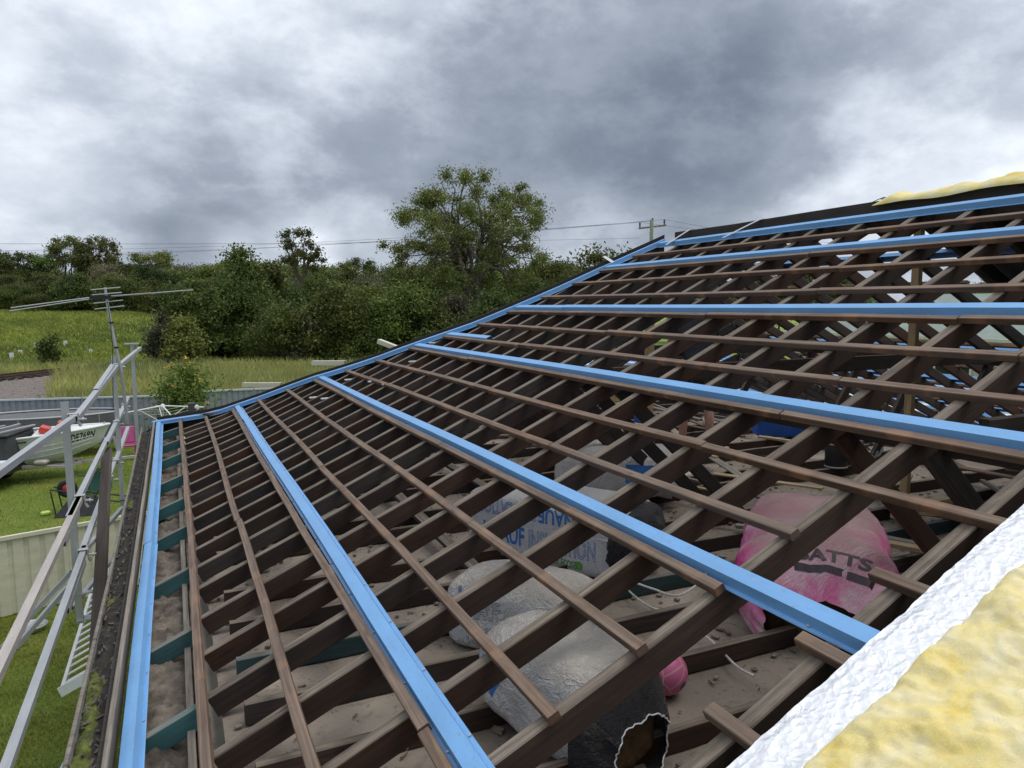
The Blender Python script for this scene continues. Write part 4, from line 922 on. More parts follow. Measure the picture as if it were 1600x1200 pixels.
    def torn(s, sgn, mat, wmat, length=0.16, rim=M['white'], k=1.02, jag=0.35, kend=0.7, drop=0.0):
        """an opened end: a skirt of loose film round the wool inside"""
        n, m = 72, 12; base_ = sgn*s.a*0.80
        def skirt(q, t, ext=0.0):
                cy, cz = math.cos(q), math.sin(q); r = (abs(cy)**3+abs(cz)**3)**(-1/3)
                L = length*(1+jag*nn(math.cos(q)*1.7, math.sin(q)*1.7, s.seed+3)+0.12*nn(math.cos(q)*9, math.sin(q)*9, s.seed))
                w_ = k*(1-(1-kend)*t**1.8)+0.06*t*nn(cy*4, cz*4, t*2+s.seed)+0.035*t*nn(cy*16, cz*16, s.seed)+ext
                p = np.array([base_+sgn*(s.a*0.20*t+L*t+ext*0.3), s.b*cy*r*w_, s.c*cz*r*w_]); p[2] -= s.sag+drop*t**1.6; return s.o+s.M @ p
        s.skirt = skirt; V = [skirt(2*math.pi*i/n, j/(m-1)) for j in range(m) for i in range(n)]
        Fc = [(j*n+i, j*n+(i+1) % n, (j+1)*n+(i+1) % n, (j+1)*n+i) for j in range(m-1) for i in range(n)]
        mb = MB(); mb.add(V, Fc); mb.build('torn_film', mat, s.root, True)
        if rim:
            mb = MB(); ring = np.array(V[-n:]); mb.tube(np.vstack([ring, ring[:1]]), 0.003, 5, False); mb.build('torn_edge', rim, s.root)
        W_ = Pack(s.o+s.M @ np.array([sgn*s.a*0.82, 0, -s.sag-drop*0.5]), s.M[:, 0], s.a*0.26, s.b*0.80, s.c*0.74, 3.0, 0.02, 14, s.seed); V, Fc = W_.mesh(16)
        link('wool', mesh_np('wool', V+W_.o, Fc, wmat, smooth=True), s.root)
JT = CZ+0.10
p1 = Pack((2.49, -6.20, 0.285), (0.5, -0.87, 0.0), 0.58, 0.27, 0.215, 9.0, 0.005, 6, 1.0)
p1.build('insulation_pack', M['bag'], 'pale grey insulation pack with bold blue lettering, lying squarely under the middle blue batten')
p1.text('KNAUF', 'front', -0.42, -0.095, 0.165, M['leadblue'], 0.33)
p1.text('INSULATION', 'front', -0.06, -0.095, 0.165, M['leadblue'], 0.48, 0.0022)
p1.text('with ECOSE', 'front', 0.10, -0.165, 0.062, M['printgreen'], 0.19)
p1.text('KNAUF', 'front', 0.02, 0.075, 0.13, M['leadblue'], 0.32, 0, True); p1.text('INSULATION', 'front', -0.47, 0.075, 0.13, M['leadblue'], 0.47, 0.0022, True)
mb = MB(); q = p1.out(p1.face('front', 0.31, -0.14), 0.003); bx = p1.M
mb.add([q+bx[:, 0]*0.026*math.cos(a)+bx[:, 2]*0.026*math.sin(a) for a in np.linspace(0, 2*math.pi, 16, endpoint=False)], [tuple(range(16))]); mb.build('emblem', M['printgreen'], p1.root)
e = Pack(p1.o+p1.M @ np.array([0.55, 0.0, -0.012]), (0.5, -0.87, 0), 0.13, 0.270, 0.205, 3.0, 0.03, 13, 2.0); V, Fc = e.mesh(18); link('black_end', mesh_np('black_end', V+e.o, Fc, M['bagblack'], smooth=True), p1.root)
mb = MB(); bar(mb, p1.out(p1.face('front', -0.5, 0.045), 0.004), p1.out(p1.face('front', 0.5, 0.045), 0.004), 0.008, 0.004, seg=8); mb.build('film_seam', M['white'], p1.root)
p2 = Pack((3.62, -5.18, JT+0.20), (0.72, -0.69, 0), 0.52, 0.30, 0.21, 3.6, 0.02, 7, 4.0)
p2.build('insulation_pack', M['bagclear'], 'dusty clear insulation pack behind the lettered one, with a blue band at its right end')
p2.patch('front', 0.12, 0.46, -0.05, 0.10, M['leadblue'], 'blue_band'); p2.patch('front', 0.12, 0.47, -0.2, -0.055, M['bag'], 'grey_band')
p3 = Pack((1.77, -7.16, 0.215), (0.62, -0.78, 0), 0.37, 0.22, 0.185, 4.6, 0.014, 6, 7.0, 0.02)
p3.build('insulation_pack', M['bagclear'], 'dusty insulation pack with faded outline lettering, between the lettered pack and the torn one')
p3.patch('front', -0.33, -0.20, -0.12, 0.13, M['bag'], 'pale_film', 0.0016)
p3.text('KNAUF', 'front', -0.24, 0.0, 0.13, M['printgrey'], 0.22, 0.0014, tilt=0.06); p3.text('INSULATION', 'front', -0.26, -0.12, 0.12, M['printgrey'], 0.46, 0.0014, tilt=0.04)
for i in range(3): p3.patch('front', -0.24+0.05*i, -0.22+0.05*i, 0.08, 0.15, M['printgrey'], 'print_bar', 0.0022, (3, 6), 0.5)
p4 = Pack((1.555, -7.92, 0.265), (0.26, -0.96, -0.05), 0.34, 0.225, 0.20, 3.2, 0.022, 8, 11.0, 0.02)
p4.build('insulation_pack', M['bagclear'], 'dusty clear insulation pack, nearest of all, its black end torn open on brown wool')
p4.torn(1, M['bagblack'], M['brownwool'], 0.075, kend=0.60, drop=0.06)
for i in range(3): p4.patch('front', -0.29+0.06*i, -0.265+0.06*i, -0.05, 0.10-0.03*i, M['leadblue'], 'print_bar', 0.0022, (3, 6), -0.45)
p5 = Pack((3.50, -7.36, 0.315), (0.72, 0.69, 0.0), 0.62, 0.38, 0.26, 3.0, 0.022, 7, 15.0, 0.03)
p5.build('insulation_pack', M['pinkbag'], 'dusty pink insulation pack torn open at its near end')
p5.torn(-1, M['pinkbag'], M['brownwool'], 0.16, None, 1.03, 0.55, kend=0.58, drop=0.13)
p5.skirt_text('BATTS', R(74), R(128), 0.34, 0.52, M['printdark'])
V = [p5.skirt(R(72)+R(62)*i/15, 0.58+0.10*j+0.03*i/15, 0.005) for j in range(2) for i in range(16)]; mb = MB(); mb.add(V, [(i, i+1, 17+i, 16+i) for i in range(15)]); mb.build('black_bar', M['printdark'], p5.root)
# ball
bl = tag(link('ball', MB().lathe([(0.0001, -0.095)]+[(0.095*math.sin(a), -0.095*math.cos(a)) for a in np.linspace(0.1, math.pi-0.1, 22)]+[(0.0001, 0.095)], (0, 0, 0), 32).mesh('ball', M['ball'], True), None, (2.10, -7.86, CZ+0.105)), 'pink ball with purple dots on the ceiling beside the torn black pack', 'ball')
bl.rotation_euler = (0.4, 0.9, 0.3)
# drinks jug
q = onz(1306, 729, JT); jug = empty('drinks_jug', q, 'black cylindrical drinks jug standing upright on the ceiling joists', 'jug')
MB().lathe([(0.0, 0.0), (0.10, 0.0), (0.105, 0.01), (0.105, 0.235), (0.10, 0.25)], q, 24).build('jug_body', M['black'], jug, True)
MB().lathe([(0.108, 0.236), (0.11, 0.262), (0.10, 0.275), (0.0, 0.278)], q, 24).build('lid', M['darkgrey'], jug, True)
MB().lathe([(0.106, 0.225), (0.1085, 0.227), (0.1085, 0.235), (0.106, 0.236)], q, 24).build('lid_band', M['alu'], jug, True)
MB().lathe([(0.05, 0.276), (0.05, 0.30), (0.03, 0.305), (0.028, 0.33), (0.0, 0.333)], q, 16).build('spout', M['black'], jug, True)
MB().lathe([(0.1055, 0.0), (0.1075, 0.003), (0.1075, 0.012), (0.1055, 0.014)], q, 24).build('base_ring', M['alu'], jug, True)
# blue esky
q = onz(1220, 682, JT); Mz = np.array(Matrix.Rotation(-0.55, 3, 'Z')); es = empty('cool_box', q, 'bright blue cool box lying among offcuts on the ceiling', 'cool box')
mb = MB(); mb.box(q+np.array([0, 0, 0.12]), (0.62, 0.36, 0.20), Mz, 0.02); mb.build('box_body', M['blueplastic'], es)
mb = MB(); mb.box(q+np.array([0, 0, 0.245]), (0.64, 0.38, 0.045), Mz, 0.015); mb.build('lid', M['blueplastic'], es)
mb = MB(); a = q+Mz @ np.array([-0.325, 0, 0.2]); b = q+Mz @ np.array([0.325, 0, 0.2]); mb.tube([a, a+np.array([0, 0, 0.13]), b+np.array([0, 0, 0.13]), b], 0.009, 8); mb.build('handle', M['white'], es)
# power tools
def saw(px, py, D, label):
    q = at(px, py, D); t = empty('circular_saw', q-np.array([0, 0, 0.1]), label, 'power saw')
    Mr = np.array(Matrix.Rotation(0.9, 3, 'Z') @ Matrix.Rotation(1.57, 3, 'X'))
    MB().lathe([(0, -0.02), (0.03, -0.02), (0.095, -0.004), (0.095, 0.004), (0, 0.004)], q, 28, Mr).build('blade', M['alu'], t)
    MB().lathe([(0.02, 0.0), (0.10, 0.006), (0.105, 0.035), (0.06, 0.05), (0, 0.05)], q+Mr @ np.array([0, 0.01, 0.0]), 20, Mr).build('guard', M['yellow'], t, True)
    mb = MB(); mb.tube([q+Mr @ np.array(v) for v in ((0.03, 0.05, .05), (0.10, 0.10, .07), (0.17, 0.06, .07), (0.19, -.02, .06))], [.035, .024, .022, .03], 10); mb.build('handle', M['yellow'], t, True)
    mb = MB(); mb.tube([q+Mr @ np.array((0, 0, z)) for z in (0.04, 0.09, 0.16, 0.17)], [0.045, 0.05, 0.05, 0.03], 14); mb.build('motor', M['black'], t, True)
    mb = MB(); mb.box(q+np.array([0, 0, -0.075]), (0.3, 0.15, 0.006), np.array(Matrix.Rotation(0.9, 3, 'Z'))); mb.build('base_plate', M['alu'], t)
    return t
saw(962, 618, 8.6, 'yellow and black circular saw among offcuts on the ceiling')
def nailer(px, py, D, label, rz):
    q = at(px, py, D); t = empty('nail_gun', q-np.array([0, 0, 0.08]), label, 'nail gun'); Mr = np.array(Matrix.Rotation(rz, 3, 'Z'))
    mb = MB(); mb.tube([q+Mr @ np.array(v) for v in ((-.16, 0, .02), (-.13, 0, .03), (0.0, 0, .05), (.10, 0, .05), (.13, 0, .04))], [.03, .055, .06, .05, .03], 14); mb.build('gun_body', M['red'], t, True)
    mb = MB(); mb.tube([q+Mr @ np.array(v) for v in ((0.03, 0, .03), (0.07, 0.01, -.03), (0.10, .01, -.09))], [.026, .022, .026], 10); mb.build('grip', M['black'], t, True)
    mb = MB(); bar(mb, q+Mr @ np.array((-.15, 0, -.02)), q+Mr @ np.array((.10, 0, -.09)), 0.03, 0.04); mb.build('magazine', M['black'], t)
    mb = MB(); mb.tube([q+Mr @ np.array(v) for v in ((-.16, 0, .02), (-.24, 0, .0))], [.02, .012], 8); mb.build('nose', M['black'], t)
nailer(735, 662, 9.0, 'red nail gun lying on the joists near the far corner of the ceiling', 0.5)
nailer(868, 670, 7.6, 'small red nail gun lying behind a rafter, right of the larger one', 2.2)
q = onz(1000, 662, JT); jc = empty('jerrycan', q, 'small blue plastic jerrycan standing on the ceiling beside the yellow saw', 'jerrycan')
mb = MB(); mb.box(q+np.array([0, 0, .12]), (.17, .12, .22), np.array(Matrix.Rotation(.5, 3, 'Z')), .02); mb.build('can_body', M['blueplastic'], jc)
mb = MB(); mb.tube([q+np.array(v) for v in ((-.05, 0, .225), (-.04, 0, .28), (.04, 0, .28), (.05, 0, .225))], .012, 8); mb.build('handle', M['blueplastic'], jc)
mb = MB(); mb.tube([q+np.array((.06, 0.03, .22)), q+np.array((.07, 0.03, .27))], .02, 10); mb.build('cap', M['black'], jc)
# cables
def cable(pts, r, mat, label, name='cable'):
    pts = np.array(pts, float); t = np.linspace(0, len(pts)-1, 60); P = np.zeros((60, 3))
    from_i = np.clip(np.floor(t).astype(int), 0, len(pts)-2); f = t-from_i
    g = lambda i: pts[np.clip(i, 0, len(pts)-1)]
    for k in range(60):
        i = from_i[k]; u = f[k]; p0, p1_, p2_, p3_ = g(i-1), g(i), g(i+1), g(i+2)
        P[k] = 0.5*((2*p1_)+(-p0+p2_)*u+(2*p0-5*p1_+4*p2_-p3_)*u*u+(-p0+3*p1_-3*p2_+p3_)*u**3)
    mb = MB(); mb.tube(P, r, 7); return tag(mb.build(name, mat), label, 'cable')
cable([onz(x, y, CZ+.05) for x, y in ((970, 912), (1010, 945), (1060, 965), (1110, 1000), (1150, 1040), (1178, 1056))], 0.006, M['whitecable'], 'white cable trailing over the dusty ceiling right of the torn pack')
cable([onz(x, y, JT+.02) for x, y in ((978, 905), (1020, 920), (1060, 930), (1100, 905), (1130, 880))], 0.006, M['whitecable'], 'white cable looping over the green joist behind the pink ball')
cable([onz(x, y, CZ+.03) for x, y in ((660, 740), (655, 715), (665, 700), (690, 692), (715, 690))], 0.006, M['whitecable'], 'grey cable curling up from the ceiling left of the red nail gun')
cable([onz(x, y, CZ+.03) for x, y in ((1060, 828), (1110, 812), (1150, 806), (1200, 800))], 0.006, M['whitecable'], 'pale cable clipped along the dark joists left of the pink pack')
cable([at(984, 700, 6.0), at(984, 720, 6.0), at(985, 750, 5.9), at(983, 780, 5.8), at(975, 800, 5.7)], 0.005, M['cable'], 'thin black lead hanging from a rafter in front of the dusty pack')
cable([at(902, 530, 8.0), at(902, 552, 8.0), at(901, 590, 8.0)], 0.008, M['cable'], 'black lead hanging from a batten below the cut end of the short blue batten')
for i in range(3): cable([onz(1345+18*math.cos(a)+8*i, 712+16*math.sin(a)-6*i, JT+.05+.04*i) for a in np.linspace(0, 6.0, 8)], 0.012, M['cable'], ('lowest', 'middle', 'top')[i]+' loop of the coiled black extension lead beside the drinks jug')
# offcuts and rubbish on the far ceiling
for i in range(70):
    x = rng.uniform(3.9, 8.8); y = rng.uniform(-8.2, -1.2); L_ = rng.uniform(0.4, 1.9); a = rng.normal(1.5, 0.55) if i % 3 else rng.uniform(0, 3.1); z = JT+0.008+rng.uniform(0, 0.05)
    d = np.array([math.cos(a), math.sin(a), rng.normal(0, .02)])*L_/2
    mb = MB(); bar(mb, (x-d[0], y-d[1], z+.012-d[2]), (x+d[0], y+d[1], z+.012+d[2]), rng.uniform(.03, .10), rng.uniform(.012, .03))
    tag(mb.build('timber_offcut', (M['greywood'], M['greywood'], M['pine'], M['batten'])[i % 4]), 'loose timber offcut lying across the ceiling joists under the far rafters', 'offcut', 'timber offcuts strewn over the ceiling')
mb = MB(); bar(mb, onz(1400, 802, JT+.05), onz(1480, 785, JT+.05), .09, .09); tag(mb.build('timber_block', M['pine']), 'yellow new pine block behind the pink pack', 'timber block')
mb = MB(); bar(mb, onz(1570, 795, JT+.05), onz(1625, 800, JT+.05), .09, .09); tag(mb.build('timber_block', M['pine']), 'new pine block at the right edge of the picture above the foil', 'timber block')
rb = MB()
for i in range(2200):
    x = rng.uniform(0.4, 7); y = rng.uniform(-9, -0.5); rb.box((x, y, CZ+0.012), rng.uniform(.004, .030, 3)*np.array([1.6, 1, .5]), Matrix.Rotation(rng.uniform(0, 6), 3, Vector((0, 0, 1))))
tag(rb.build('rubble', plain('rubble', (0.21, 0.175, 0.14), 0.95, 0.5, 10)), kind='stuff')
tag(MB().box(onz(352, 835, CZ+.05), (.05, .09, .05), np.array(Matrix.Rotation(.4, 3, 'Z')), .004).build('fibro_scrap', M['bag']), 'small pale grey square scrap lying between joists beside the first battens', 'scrap')
sh = MB()                                   # packing and paper scraps on the rafters
for k, y in ((6.7, -2.3), (7.0, -3.0), (7.1, -3.45), (5.6, -2.66), (8.4, -3.06), (9.6, -1.95+-.7), (5.4, -2.3)):
    p = surf(k, y+.03, 0.006); bx = MB(); bx.box(p, (.10, .035, .012), np.array(Matrix.Rotation(.2, 3, 'Z'))); tag(bx.build('plastic_scrap', M['white']), 'scrap of white plastic stuck on the top edge of a rafter', 'scrap', 'white scraps on the far rafters')

# ------------------------------------------------------------------ the worker under the ridge
def skin(name, nodes, edges, mat, sub=2, root=0):
    keys = list(nodes); me = bpy.data.meshes.new(name); me.from_pydata([tuple(nodes[k][0]) for k in keys], [(keys.index(a), keys.index(b)) for a, b in edges], [])
    o = bpy.data.objects.new(name, me); col.objects.link(o); m = o.modifiers.new('s', 'SKIN'); m.use_smooth_shade = True
    for i, k in enumerate(keys):
        sv_ = me.skin_vertices[0].data[i]; r = nodes[k][1]; sv_.radius = r if isinstance(r, tuple) else (r, r); sv_.use_root = (i == root)
    o.modifiers.new('u', 'SUBSURF').levels = sub
    dg = bpy.context.evaluated_depsgraph_get(); dg.update(); e = bpy.data.meshes.new_from_object(o.evaluated_get(dg)); e.name = name
    bpy.data.objects.remove(o); e.materials.clear(); e.materials.append(mat)
    for p in e.polygons: p.use_smooth = True
    return e
pq = np.array([5.32, -4.12, CZ+0.10]); per = empty('person', pq, 'person in a dark shirt and shorts standing bent over inside the roof frame', 'person'); per.rotation_euler = (0, 0, R(150))
A3 = lambda *v: np.array(v, float)
N = {'pelvis': (A3(0, 0, .93), (.15, .115)), 'waist': (A3(0, -.06, 1.06), (.14, .105)), 'chest': (A3(0, -.18, 1.27), (.165, .12)), 'neckb': (A3(0, -.28, 1.42), .075), 'neck': (A3(0, -.32, 1.48), .055), 'head': (A3(0, -.37, 1.56), .082), 'crown': (A3(0, -.39, 1.66), .08)}
E_ = [('pelvis', 'waist'), ('waist', 'chest'), ('chest', 'neckb'), ('neckb', 'neck'), ('neck', 'head'), ('head', 'crown')]
for s, sd_ in ((-1, 'l'), (1, 'r')):
    N.update({'hip'+sd_: (A3(s*.10, 0, .87), .095), 'thigh'+sd_: (A3(s*.125, -.02, .66), .078), 'knee'+sd_: (A3(s*.135, -.03, .47), .055), 'calf'+sd_: (A3(s*.14, .02, .33), .056), 'ankle'+sd_: (A3(s*.14, .03, .09), .036), 'toe'+sd_: (A3(s*.16, -.13, .035), .036),
              'sh'+sd_: (A3(s*.19, -.23, 1.36), .065), 'elb'+sd_: (A3(s*.27, -.28, 1.08), .042), 'fore'+sd_: (A3(s*.27, -.36, .96), .038), 'wr'+sd_: (A3(s*.25, -.43, .85), .026), 'palm'+sd_: (A3(s*.245, -.455, .79), (.034, .018))})
    E_ += [('pelvis', 'hip'+sd_), ('hip'+sd_, 'thigh'+sd_), ('thigh'+sd_, 'knee'+sd_), ('knee'+sd_, 'calf'+sd_), ('calf'+sd_, 'ankle'+sd_), ('ankle'+sd_, 'toe'+sd_), ('chest', 'sh'+sd_), ('sh'+sd_, 'elb'+sd_), ('elb'+sd_, 'fore'+sd_), ('fore'+sd_, 'wr'+sd_), ('wr'+sd_, 'palm'+sd_)]
    for f_ in range(4):
        b0 = A3(s*(.245), -.455+(f_-1.5)*.019, .765); L_ = (.055, .065, .06, .045)[f_]
        N['f%d%s' % (f_, sd_)] = (b0+A3(0, 0, -.02), .009); N['g%d%s' % (f_, sd_)] = (b0+A3(-s*.012, -.004, -.02-L_*.6), .008); N['h%d%s' % (f_, sd_)] = (b0+A3(-s*.03, -.004, -.02-L_), .0065)
        E_ += [('palm'+sd_, 'f%d%s' % (f_, sd_)), ('f%d%s' % (f_, sd_), 'g%d%s' % (f_, sd_)), ('g%d%s' % (f_, sd_), 'h%d%s' % (f_, sd_))]
    N['t0'+sd_] = (A3(s*.235, -.495, .80), .011); N['t1'+sd_] = (A3(s*.215, -.515, .765), .009); E_ += [('wr'+sd_, 't0'+sd_), ('t0'+sd_, 't1'+sd_)]
def own(me, name):
    o = link(name, me); o.parent = per; return o
own(skin('body', N, E_, M['skin']), 'body')
def sub_nodes(names, grow, over={}): return {k: (over.get(k, N[k][0]), tuple(x+grow for x in N[k][1]) if isinstance(N[k][1], tuple) else N[k][1]+grow) for k in names}
Ns = sub_nodes(['waist', 'pelvis', 'chest', 'neckb', 'shl', 'shr', 'elbl', 'elbr'], .018, {'elbl': N['shl'][0]*.4+N['elbl'][0]*.6, 'elbr': N['shr'][0]*.4+N['elbr'][0]*.6})
Ns['shl'] = (Ns['shl'][0], .115); Ns['shr'] = (Ns['shr'][0], .115); Ns['elbl'] = (Ns['elbl'][0], .075); Ns['elbr'] = (Ns['elbr'][0], .075)
own(skin('shirt', Ns, [('waist', 'pelvis'), ('waist', 'chest'), ('chest', 'neckb'), ('chest', 'shl'), ('chest', 'shr'), ('shl', 'elbl'), ('shr', 'elbr')], M['shirt']), 'shirt')
Np = sub_nodes(['pelvis', 'hipl', 'hipr', 'thighl', 'thighr', 'kneel', 'kneer'], .022, {'kneel': N['kneel'][0]*.75+N['thighl'][0]*.25, 'kneer': N['kneer'][0]*.75+N['thighr'][0]*.25})
own(skin('shorts', Np, [('pelvis', 'hipl'), ('pelvis', 'hipr'), ('hipl', 'thighl'), ('hipr', 'thighr'), ('thighl', 'kneel'), ('thighr', 'kneer')], M['shorts']), 'shorts')
for sd_ in 'lr':
    Nb = sub_nodes(['ankle'+sd_, 'toe'+sd_], .014); Nb['heel'] = (N['ankle'+sd_][0]*A3(1, 1, 0)+A3(0, .03, .045), .045); Nb['cuff'] = (N['ankle'+sd_][0]+A3(0, 0, .08), .05)
    own(skin('boot', Nb, [('ankle'+sd_, 'cuff'), ('ankle'+sd_, 'heel'), ('heel', 'toe'+sd_)], M['boot']), 'boot')
hc = A3(0, -.375, 1.645); mb = MB(); mb.lathe([(.108, -.02), (.112, .02), (.10, .065), (.06, .10), (0.001, .112)], hc, 20); mb.box(hc+A3(0, -.13, -.012), (.14, .12, .012), None, .004); own(mb.mesh('cap', M['shirt'], True), 'cap')
own(skin('hair', {'z': (A3(0, -.31, 1.49), .10), 'a': (A3(0, -.345, 1.56), .135), 'b': (A3(0, -.36, 1.66), .13)}, [('z', 'a'), ('a', 'b')], M['black']), 'hair')
mb = MB()
for s in (-1, 1): mb.lathe([(0.001, -.011), (.009, -.006), (.011, 0), (.009, .006), (.001, .011)], A3(s*.033, -.455, 1.60), 10)
own(mb.mesh('eyes', M['black'], True), 'eyes')
mb = MB(); mb.tube([A3(0, -.452, 1.60), A3(0, -.474, 1.565), A3(0, -.455, 1.553)], [.009, .015, .008], 8); own(mb.mesh('nose', M['skin'], True), 'nose')
mb = MB(); mb.tube([A3(-.024, -.447, 1.528), A3(0, -.455, 1.526), A3(.024, -.447, 1.528)], [.004, .006, .004], 6); own(mb.mesh('mouth', M['red'], True), 'mouth')
for s in (-1, 1):
    mb = MB(); mb.tube([A3(s*.085, -.36, 1.615), A3(s*.097, -.35, 1.60), A3(s*.092, -.355, 1.565)], [.012, .018, .01], 8); own(mb.mesh('ear', M['skin'], True), 'ear')

# ------------------------------------------------------------------ edge protection rail, braces, plank
gr = empty('guard_rail', (-0.5, -4.6, G), 'galvanised steel guard rail of posts and tubes along the eave', 'guard rail')
def tube_sq(name, p, q, w_, mat, parent=gr):
    mb = MB(); hollow(mb, p, q, w_, w_*1.0); return mb.build(name, mat, parent)
P1t, P1b = at(101, 628, 5.8), at(118, 985, 5.85); P1b[0], P1b[1] = P1t[0], P1t[1]
tube_sq('post', P1b, P1t, 0.052, M['galv'])
P2t = at(177, 556, 9.9); tube_sq('post', np.array([P2t[0], P2t[1], P2t[2]-2.1]), P2t, 0.055, M['galv'])
P3t = at(206, 538, 12.2); tube_sq('post', np.array([P3t[0], P3t[1], P3t[2]-2.2]), P3t, 0.055, M['galv'])
mb = MB(); mb.box(P3t+np.array([0, 0, .01]), (.22, .12, .02)); mb.build('post_cap', M['galv'], gr)
tube_sq('rail', at(-40, 766, 4.0), at(113, 655, 5.75), 0.045, M['galv']); tube_sq('rail', at(118, 655, 5.9), at(184, 571, 9.9), 0.05, M['galv']); tube_sq('rail', at(182, 575, 9.7), at(219, 544, 12.6), 0.05, M['galv'])
q = at(150, 611, 7.4); tube_sq('rail', q, at(183, 571, 9.6)+np.array([-.05, 0, .0]), 0.05, M['galv'])
xr = -0.5
def railpt(px, z): 
    v = CF+CR*(px-800)/F; t = (xr-CAM[0])/v[0]; p = CAM+v*t; p[2] = z; return p
ya, yb = P1t[1], P2t[1]; zB, zC = at(118, 785, 5.8)[2], at(123, 872, 5.8)[2]
tube_sq('rail', (xr, -8.6, zB), (xr, ya+0.05, zB), 0.044, M['rust']); tube_sq('rail', (xr, railpt(80, 0)[1], zB-0.055), (xr, ya-0.25, zB-0.055), 0.04, M['galv'])
tube_sq('rail', (xr-0.012, ya-0.6, zB), (xr-0.012, yb-1.6, zB), 0.044, M['galv']); tube_sq('rail', (xr, yb-1.9, zB), (xr, yb+2.9, zB-.01), 0.05, M['galv'])
tube_sq('rail', (xr, -8.9, zC), (xr, ya+0.1, zC), 0.044, M['galv']); tube_sq('rail', (xr, railpt(77, 0)[1], zC-0.06), (xr, ya-.1, zC-0.06), 0.045, M['galv']); tube_sq('rail', (xr-0.01, ya, zC), (xr-0.01, yb-.5, zC), 0.044, M['galv']); tube_sq('rail', (xr, yb-.8, zC), (xr, yb+2.2, zC), 0.05, M['galv'])
def clamp(p, parent=gr):
    p = np.asarray(p, float); mb = MB(); mb.box(p+np.array([0, 0, .034]), (.078, .05, .008), None, .002); mb.box(p+np.array([.036, 0, -.005]), (.008, .05, .08), None, .002); mb.box(p+np.array([-.036, 0, -.005]), (.008, .05, .08), None, .002)
    c = mb.build('clamp', M['alu'], parent)
    mb = MB(); mb.tube([p+np.array([.03, -.01, -.012]), p+np.array([.095, -.012, -.014])], .008, 8); mb.tube([p+np.array([.066, -.012, -.013]), p+np.array([.078, -.012, -.0135])], .018, 6); mb.tube([p+np.array([.04, -.008, -.04]), p+np.array([.055, -.01, -.07])], .012, 6)
    b = link('clamp_bolt', mb.mesh('clamp_bolt', M['galv'])); b.parent = c; b.matrix_parent_inverse = Matrix.Identity(4)
for p in ((xr, ya-.02, zB), (xr, ya-.05, zC), (xr+.005, yb-.3, zB), (xr+.005, yb-.75, zC), at(114, 653, 5.8), at(184, 572, 9.8), (xr, yb+1.6, zB), (xr, yb-1.75, zC)): clamp(p)
for a, b in ((at(-6, 1022, 5.75), at(112, 893, 5.95)), (at(24, 1012, 5.6), at(106, 917, 5.85)), (at(124, 869, 6.0), at(191, 794, 7.1)), (at(112, 950, 6.0), at(180, 868, 7.0)), (at(88, 1225, 4.3), at(116, 1170, 4.5))): tube_sq('brace', a, b, 0.035, M['galv'])
mb = MB(); mb.box(P1b+np.array([.09, 0, .03]), (.22, .1, .012)); mb.build('wall_bracket', M['galv'], gr); mb = MB(); mb.box(P1b+np.array([.09, 0, .25]), (.22, .06, .012)); mb.build('wall_bracket', M['galv'], gr)
mb = MB(); mb.box((P2t[0]+.12, P2t[1], P2t[2]-2.02), (.3, .1, .012)); mb.build('wall_bracket', M['darkgrey'], gr)
pt, pb = at(167, 708, 7.5), at(140, 1235, 4.2); mb = MB(); v = unit(pt-pb); a_ = unit(np.cross(v, CF)); mb.sweep(np.array([pb+(pt-pb)*t for t in np.linspace(0, 1, 6)]), a_, np.cross(a_, v), rect(.135, .03)); tag(mb.build('formwork_plank', M['plank']), 'long brown plank propped on end beside the gutter', 'plank')
# slatted louvre panel leaning on the wall
lv = empty('louvre_panel', onz(108, 1085, G+0.3), 'white slatted louvre panel with two cream slats leaning below the gutter', 'louvre panel')
La, Lb = at(97, 1080, 6.3), at(150, 905, 7.6); du = Lb-La; rt = at(150, 1050, 6.2)-at(97, 1080, 6.3)
for i in range(15):
    t = 0.06+0.9*i/14; p = La+du*t; mb = MB(); nn_ = unit(np.cross(rt, du)); bar(mb, p, p+rt, 0.062, 0.012, up=unit(nn_+0.45*unit(du))); mb.build('slat', M['creamsteel'] if i in (1, 2) else M['white'], lv)
mb = MB(); bar(mb, La, Lb, .03, .06); bar(mb, La+rt, Lb+rt, .03, .06); bar(mb, La, La+rt, .06, .09); bar(mb, Lb, Lb+rt, .03, .06); mb.build('frame', M['white'], lv)

# ------------------------------------------------------------------ aerial at the far corner
an = empty('tv_aerial', at(199, 650, 9.7), 'tilted television aerial with long dipole rods on a bent mast at the far roof corner', 'television aerial')
mb = MB(); mb.tube([at(199, 662, 9.75), at(190, 582, 9.6), at(182, 548, 9.55), at(170, 490, 9.5), at(164, 449, 9.45)], [.021, .021, .019, .019, .017], 10); mb.build('mast', M['galv'], an)
for (a, b) in (((141, 467), (15, 486)), ((140, 465), (17, 481)), ((165, 464), (301, 453)), ((166, 463), (236, 458))): mb = MB(); mb.tube([at(*a, 9.45), at(*b, 9.2)], .0075, 8); mb.build('dipole_rod', M['alu'], an)
for (a, b) in (((142, 453), (188, 449)), ((144, 461), (190, 457)), ((146, 474), (192, 469)), ((148, 483), (194, 478))): mb = MB(); mb.tube([at(*a, 9.4), at(*b, 9.45)], .007, 8); mb.build('director_rod', M['alu'], an)
mb = MB(); mb.box(at(157, 464.5, 9.42), (.28, .03, .05), np.array(Matrix.Rotation(-.45, 3, 'Z'))); mb.build('junction_box', M['black'], an)
mb = MB(); mb.tube([at(168, 470, 9.4), at(172, 500, 9.4), at(176, 540, 9.45), at(176.5, 600, 9.6), at(177, 640, 9.7)], .005, 6); mb.build('aerial_lead', M['cable'], an)
